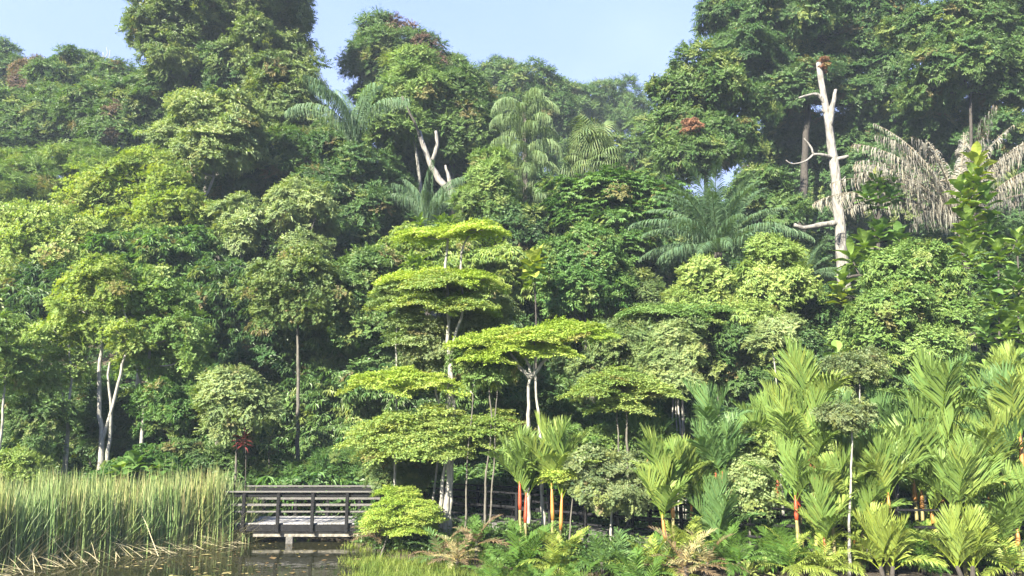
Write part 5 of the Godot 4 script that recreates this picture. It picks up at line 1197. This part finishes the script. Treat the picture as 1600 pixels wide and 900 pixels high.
	leaf_plant({n = "dracaena", l = "yellowish leaf rosette on a bent thin stem left of the tall slender trunk", g = G, d = 32.0, b = 422, r = 0.03, T = [[[420, 730], [420, 690], [424, 682]]], R = [[424, 680, 18, 0.9, "strap", "big_pale"]]})
	leaf_plant({n = "dracaena", l = "pale yellow leaf rosette beside the tall slender trunk", g = G, d = 33.0, b = 458, r = 0.03, T = [[[436, 730], [436, 680], [458, 664]]], R = [[458, 660, 18, 0.95, "strap", "big_pale"]]})
	leaf_plant({n = "broad_leaf_plant", l = "dark paddle-leaved plant in shade between the lime bush and twin trunks", g = G, d = 29.0, b = 665, r = 0.03, T = [[[665, 780], [665, 730]]], R = [[660, 725, 12, 1.0, "pad", "big_dark"], [690, 740, 8, 0.9, "pad", "big_dark"]]})
	leaf_plant({n = "broad_leaf_plant", l = "large green broad-leaved plant behind the reed tips", g = G, d = 30.6, b = 215, r = 0.03, T = [[[215, 760], [215, 725]]], R = [[212, 722, 12, 0.8, "pad", "big_green"], [188, 735, 12, 0.7, "pad", "big_fresh"], [250, 730, 12, 0.75, "pad", "big_green"], [280, 735, 10, 0.85, "long", "big_dark"]]})
	leaf_plant({n = "broad_leaf_plant", l = "pale-edged leafy plant before the weathered plank at the frame bottom", g = G, d = 20.6, b = 1180, r = 0.02, T = [[[1180, 898], [1180, 890]]], R = [[1170, 888, 14, 0.5, "oval", "big_pale"], [1195, 886, 14, 0.5, "oval", "big_pale"]]})

# ---------------------------------------------------------------- setting
func terrain() -> void:
	var st := SurfaceTool.new()
	st.begin(Mesh.PRIMITIVE_TRIANGLES)
	st.set_smooth_group(0)
	var xs := []
	var zs := []
	for k in 121: xs.append(sign(k - 60.0) * pow(absf(k - 60.0) / 60.0, 1.7) * 260.0)
	for k in 130: zs.append(-14.0 - (k * 0.35 if k < 70 else 24.5 + pow((k - 70) / 59.0, 1.8) * 220.0))
	for z in zs:
		for x in xs:
			st.add_vertex(Vector3(x, ground(x, z), z))
	for r in zs.size() - 1:
		for c in xs.size() - 1:
			var q := r * xs.size() + c
			for i in [q, q + xs.size(), q + 1, q + 1, q + xs.size(), q + xs.size() + 1]: st.add_index(i)
	st.generate_normals()
	var g := part("ground", st.commit(), M.soil, self)
	tag(g, "dark leaf-littered forest floor rising from the pond bank", "ground", "", "structure")
	var pm := PlaneMesh.new()
	pm.size = Vector2(120, 34)
	var w := part("water", pm, M.water, self, Transform3D(Basis(), Vector3(0, 0, -16)))
	tag(w, "dark brown green pond water with floating leaves", "water", "", "structure")

func _ready() -> void:
	rng.seed = 20240607
	noise.seed = 5
	noise.frequency = 0.03
	noise.fractal_octaves = 3
	var cam := Camera3D.new()
	cam.name = "camera"
	cam.fov = rad_to_deg(2.0 * atan(450.0 / FOCAL))
	cam.near = 0.1
	cam.far = 1200.0
	add_child(cam)
	cam.position = EYE
	cam.rotation_degrees = Vector3(PITCH, 0, 0)
	cam.current = true
	var env := Environment.new()
	env.background_mode = Environment.BG_SKY
	var sky := ProceduralSkyMaterial.new()
	sky.sky_top_color = Color(0.52, 0.63, 0.90)
	sky.sky_horizon_color = Color(0.81, 0.855, 0.955)
	sky.sky_curve = 0.22
	sky.ground_bottom_color = Color(0.20, 0.22, 0.16)
	sky.ground_horizon_color = Color(0.55, 0.60, 0.58)
	sky.sun_angle_max = 40.0
	sky.sun_curve = 0.12
	var cover := noise_tex(0.006, Color(0, 0, 0, 1), Color(0.80, 0.80, 0.82, 1), 1024, 5, 0.6)
	sky.sky_cover = cover
	sky.sky_cover_modulate = Color(0.5, 0.5, 0.5)
	sky.energy_multiplier = 0.325
	env.sky = Sky.new()
	env.sky.sky_material = sky
	env.tonemap_mode = Environment.TONE_MAPPER_LINEAR
	env.tonemap_exposure = 5.5
	env.sdfgi_enabled = true
	env.ssao_enabled = true
	env.ssil_enabled = true
	env.fog_enabled = true
	env.fog_density = 0.0005
	env.fog_light_color = Color(0.80, 0.88, 0.96)
	var we := WorldEnvironment.new()
	we.name = "environment"
	we.environment = env
	add_child(we)
	var sun := DirectionalLight3D.new()
	sun.name = "sun"
	sun.light_energy = 1.6
	sun.light_color = Color(1.0, 0.955, 0.87)
	sun.light_angular_distance = 0.5
	sun.shadow_enabled = true
	add_child(sun)
	sun.look_at_from_position(Vector3(-0.46, 0.53, 0.71) * 100.0, Vector3.ZERO)
	make_materials()
	for k in KINDS:
		CLUMP[k] = []
		for v in 3: CLUMP[k].append(make_clump(k))
	make_fronds()
	print("meshes ", Time.get_ticks_msec())
	terrain()
	footbridge()
	boardwalk()
	far_trees()
	backing_trees()
	canopy()
	dead_trees()
	print("canopy ", Time.get_ticks_msec())
	middle_trees()
	lime_trees()
	palms()
	big_leaves()
	reeds()
	water_grass()
	floating_debris()
	undergrowth()
	print("done ", total, " clumps ", Time.get_ticks_msec())
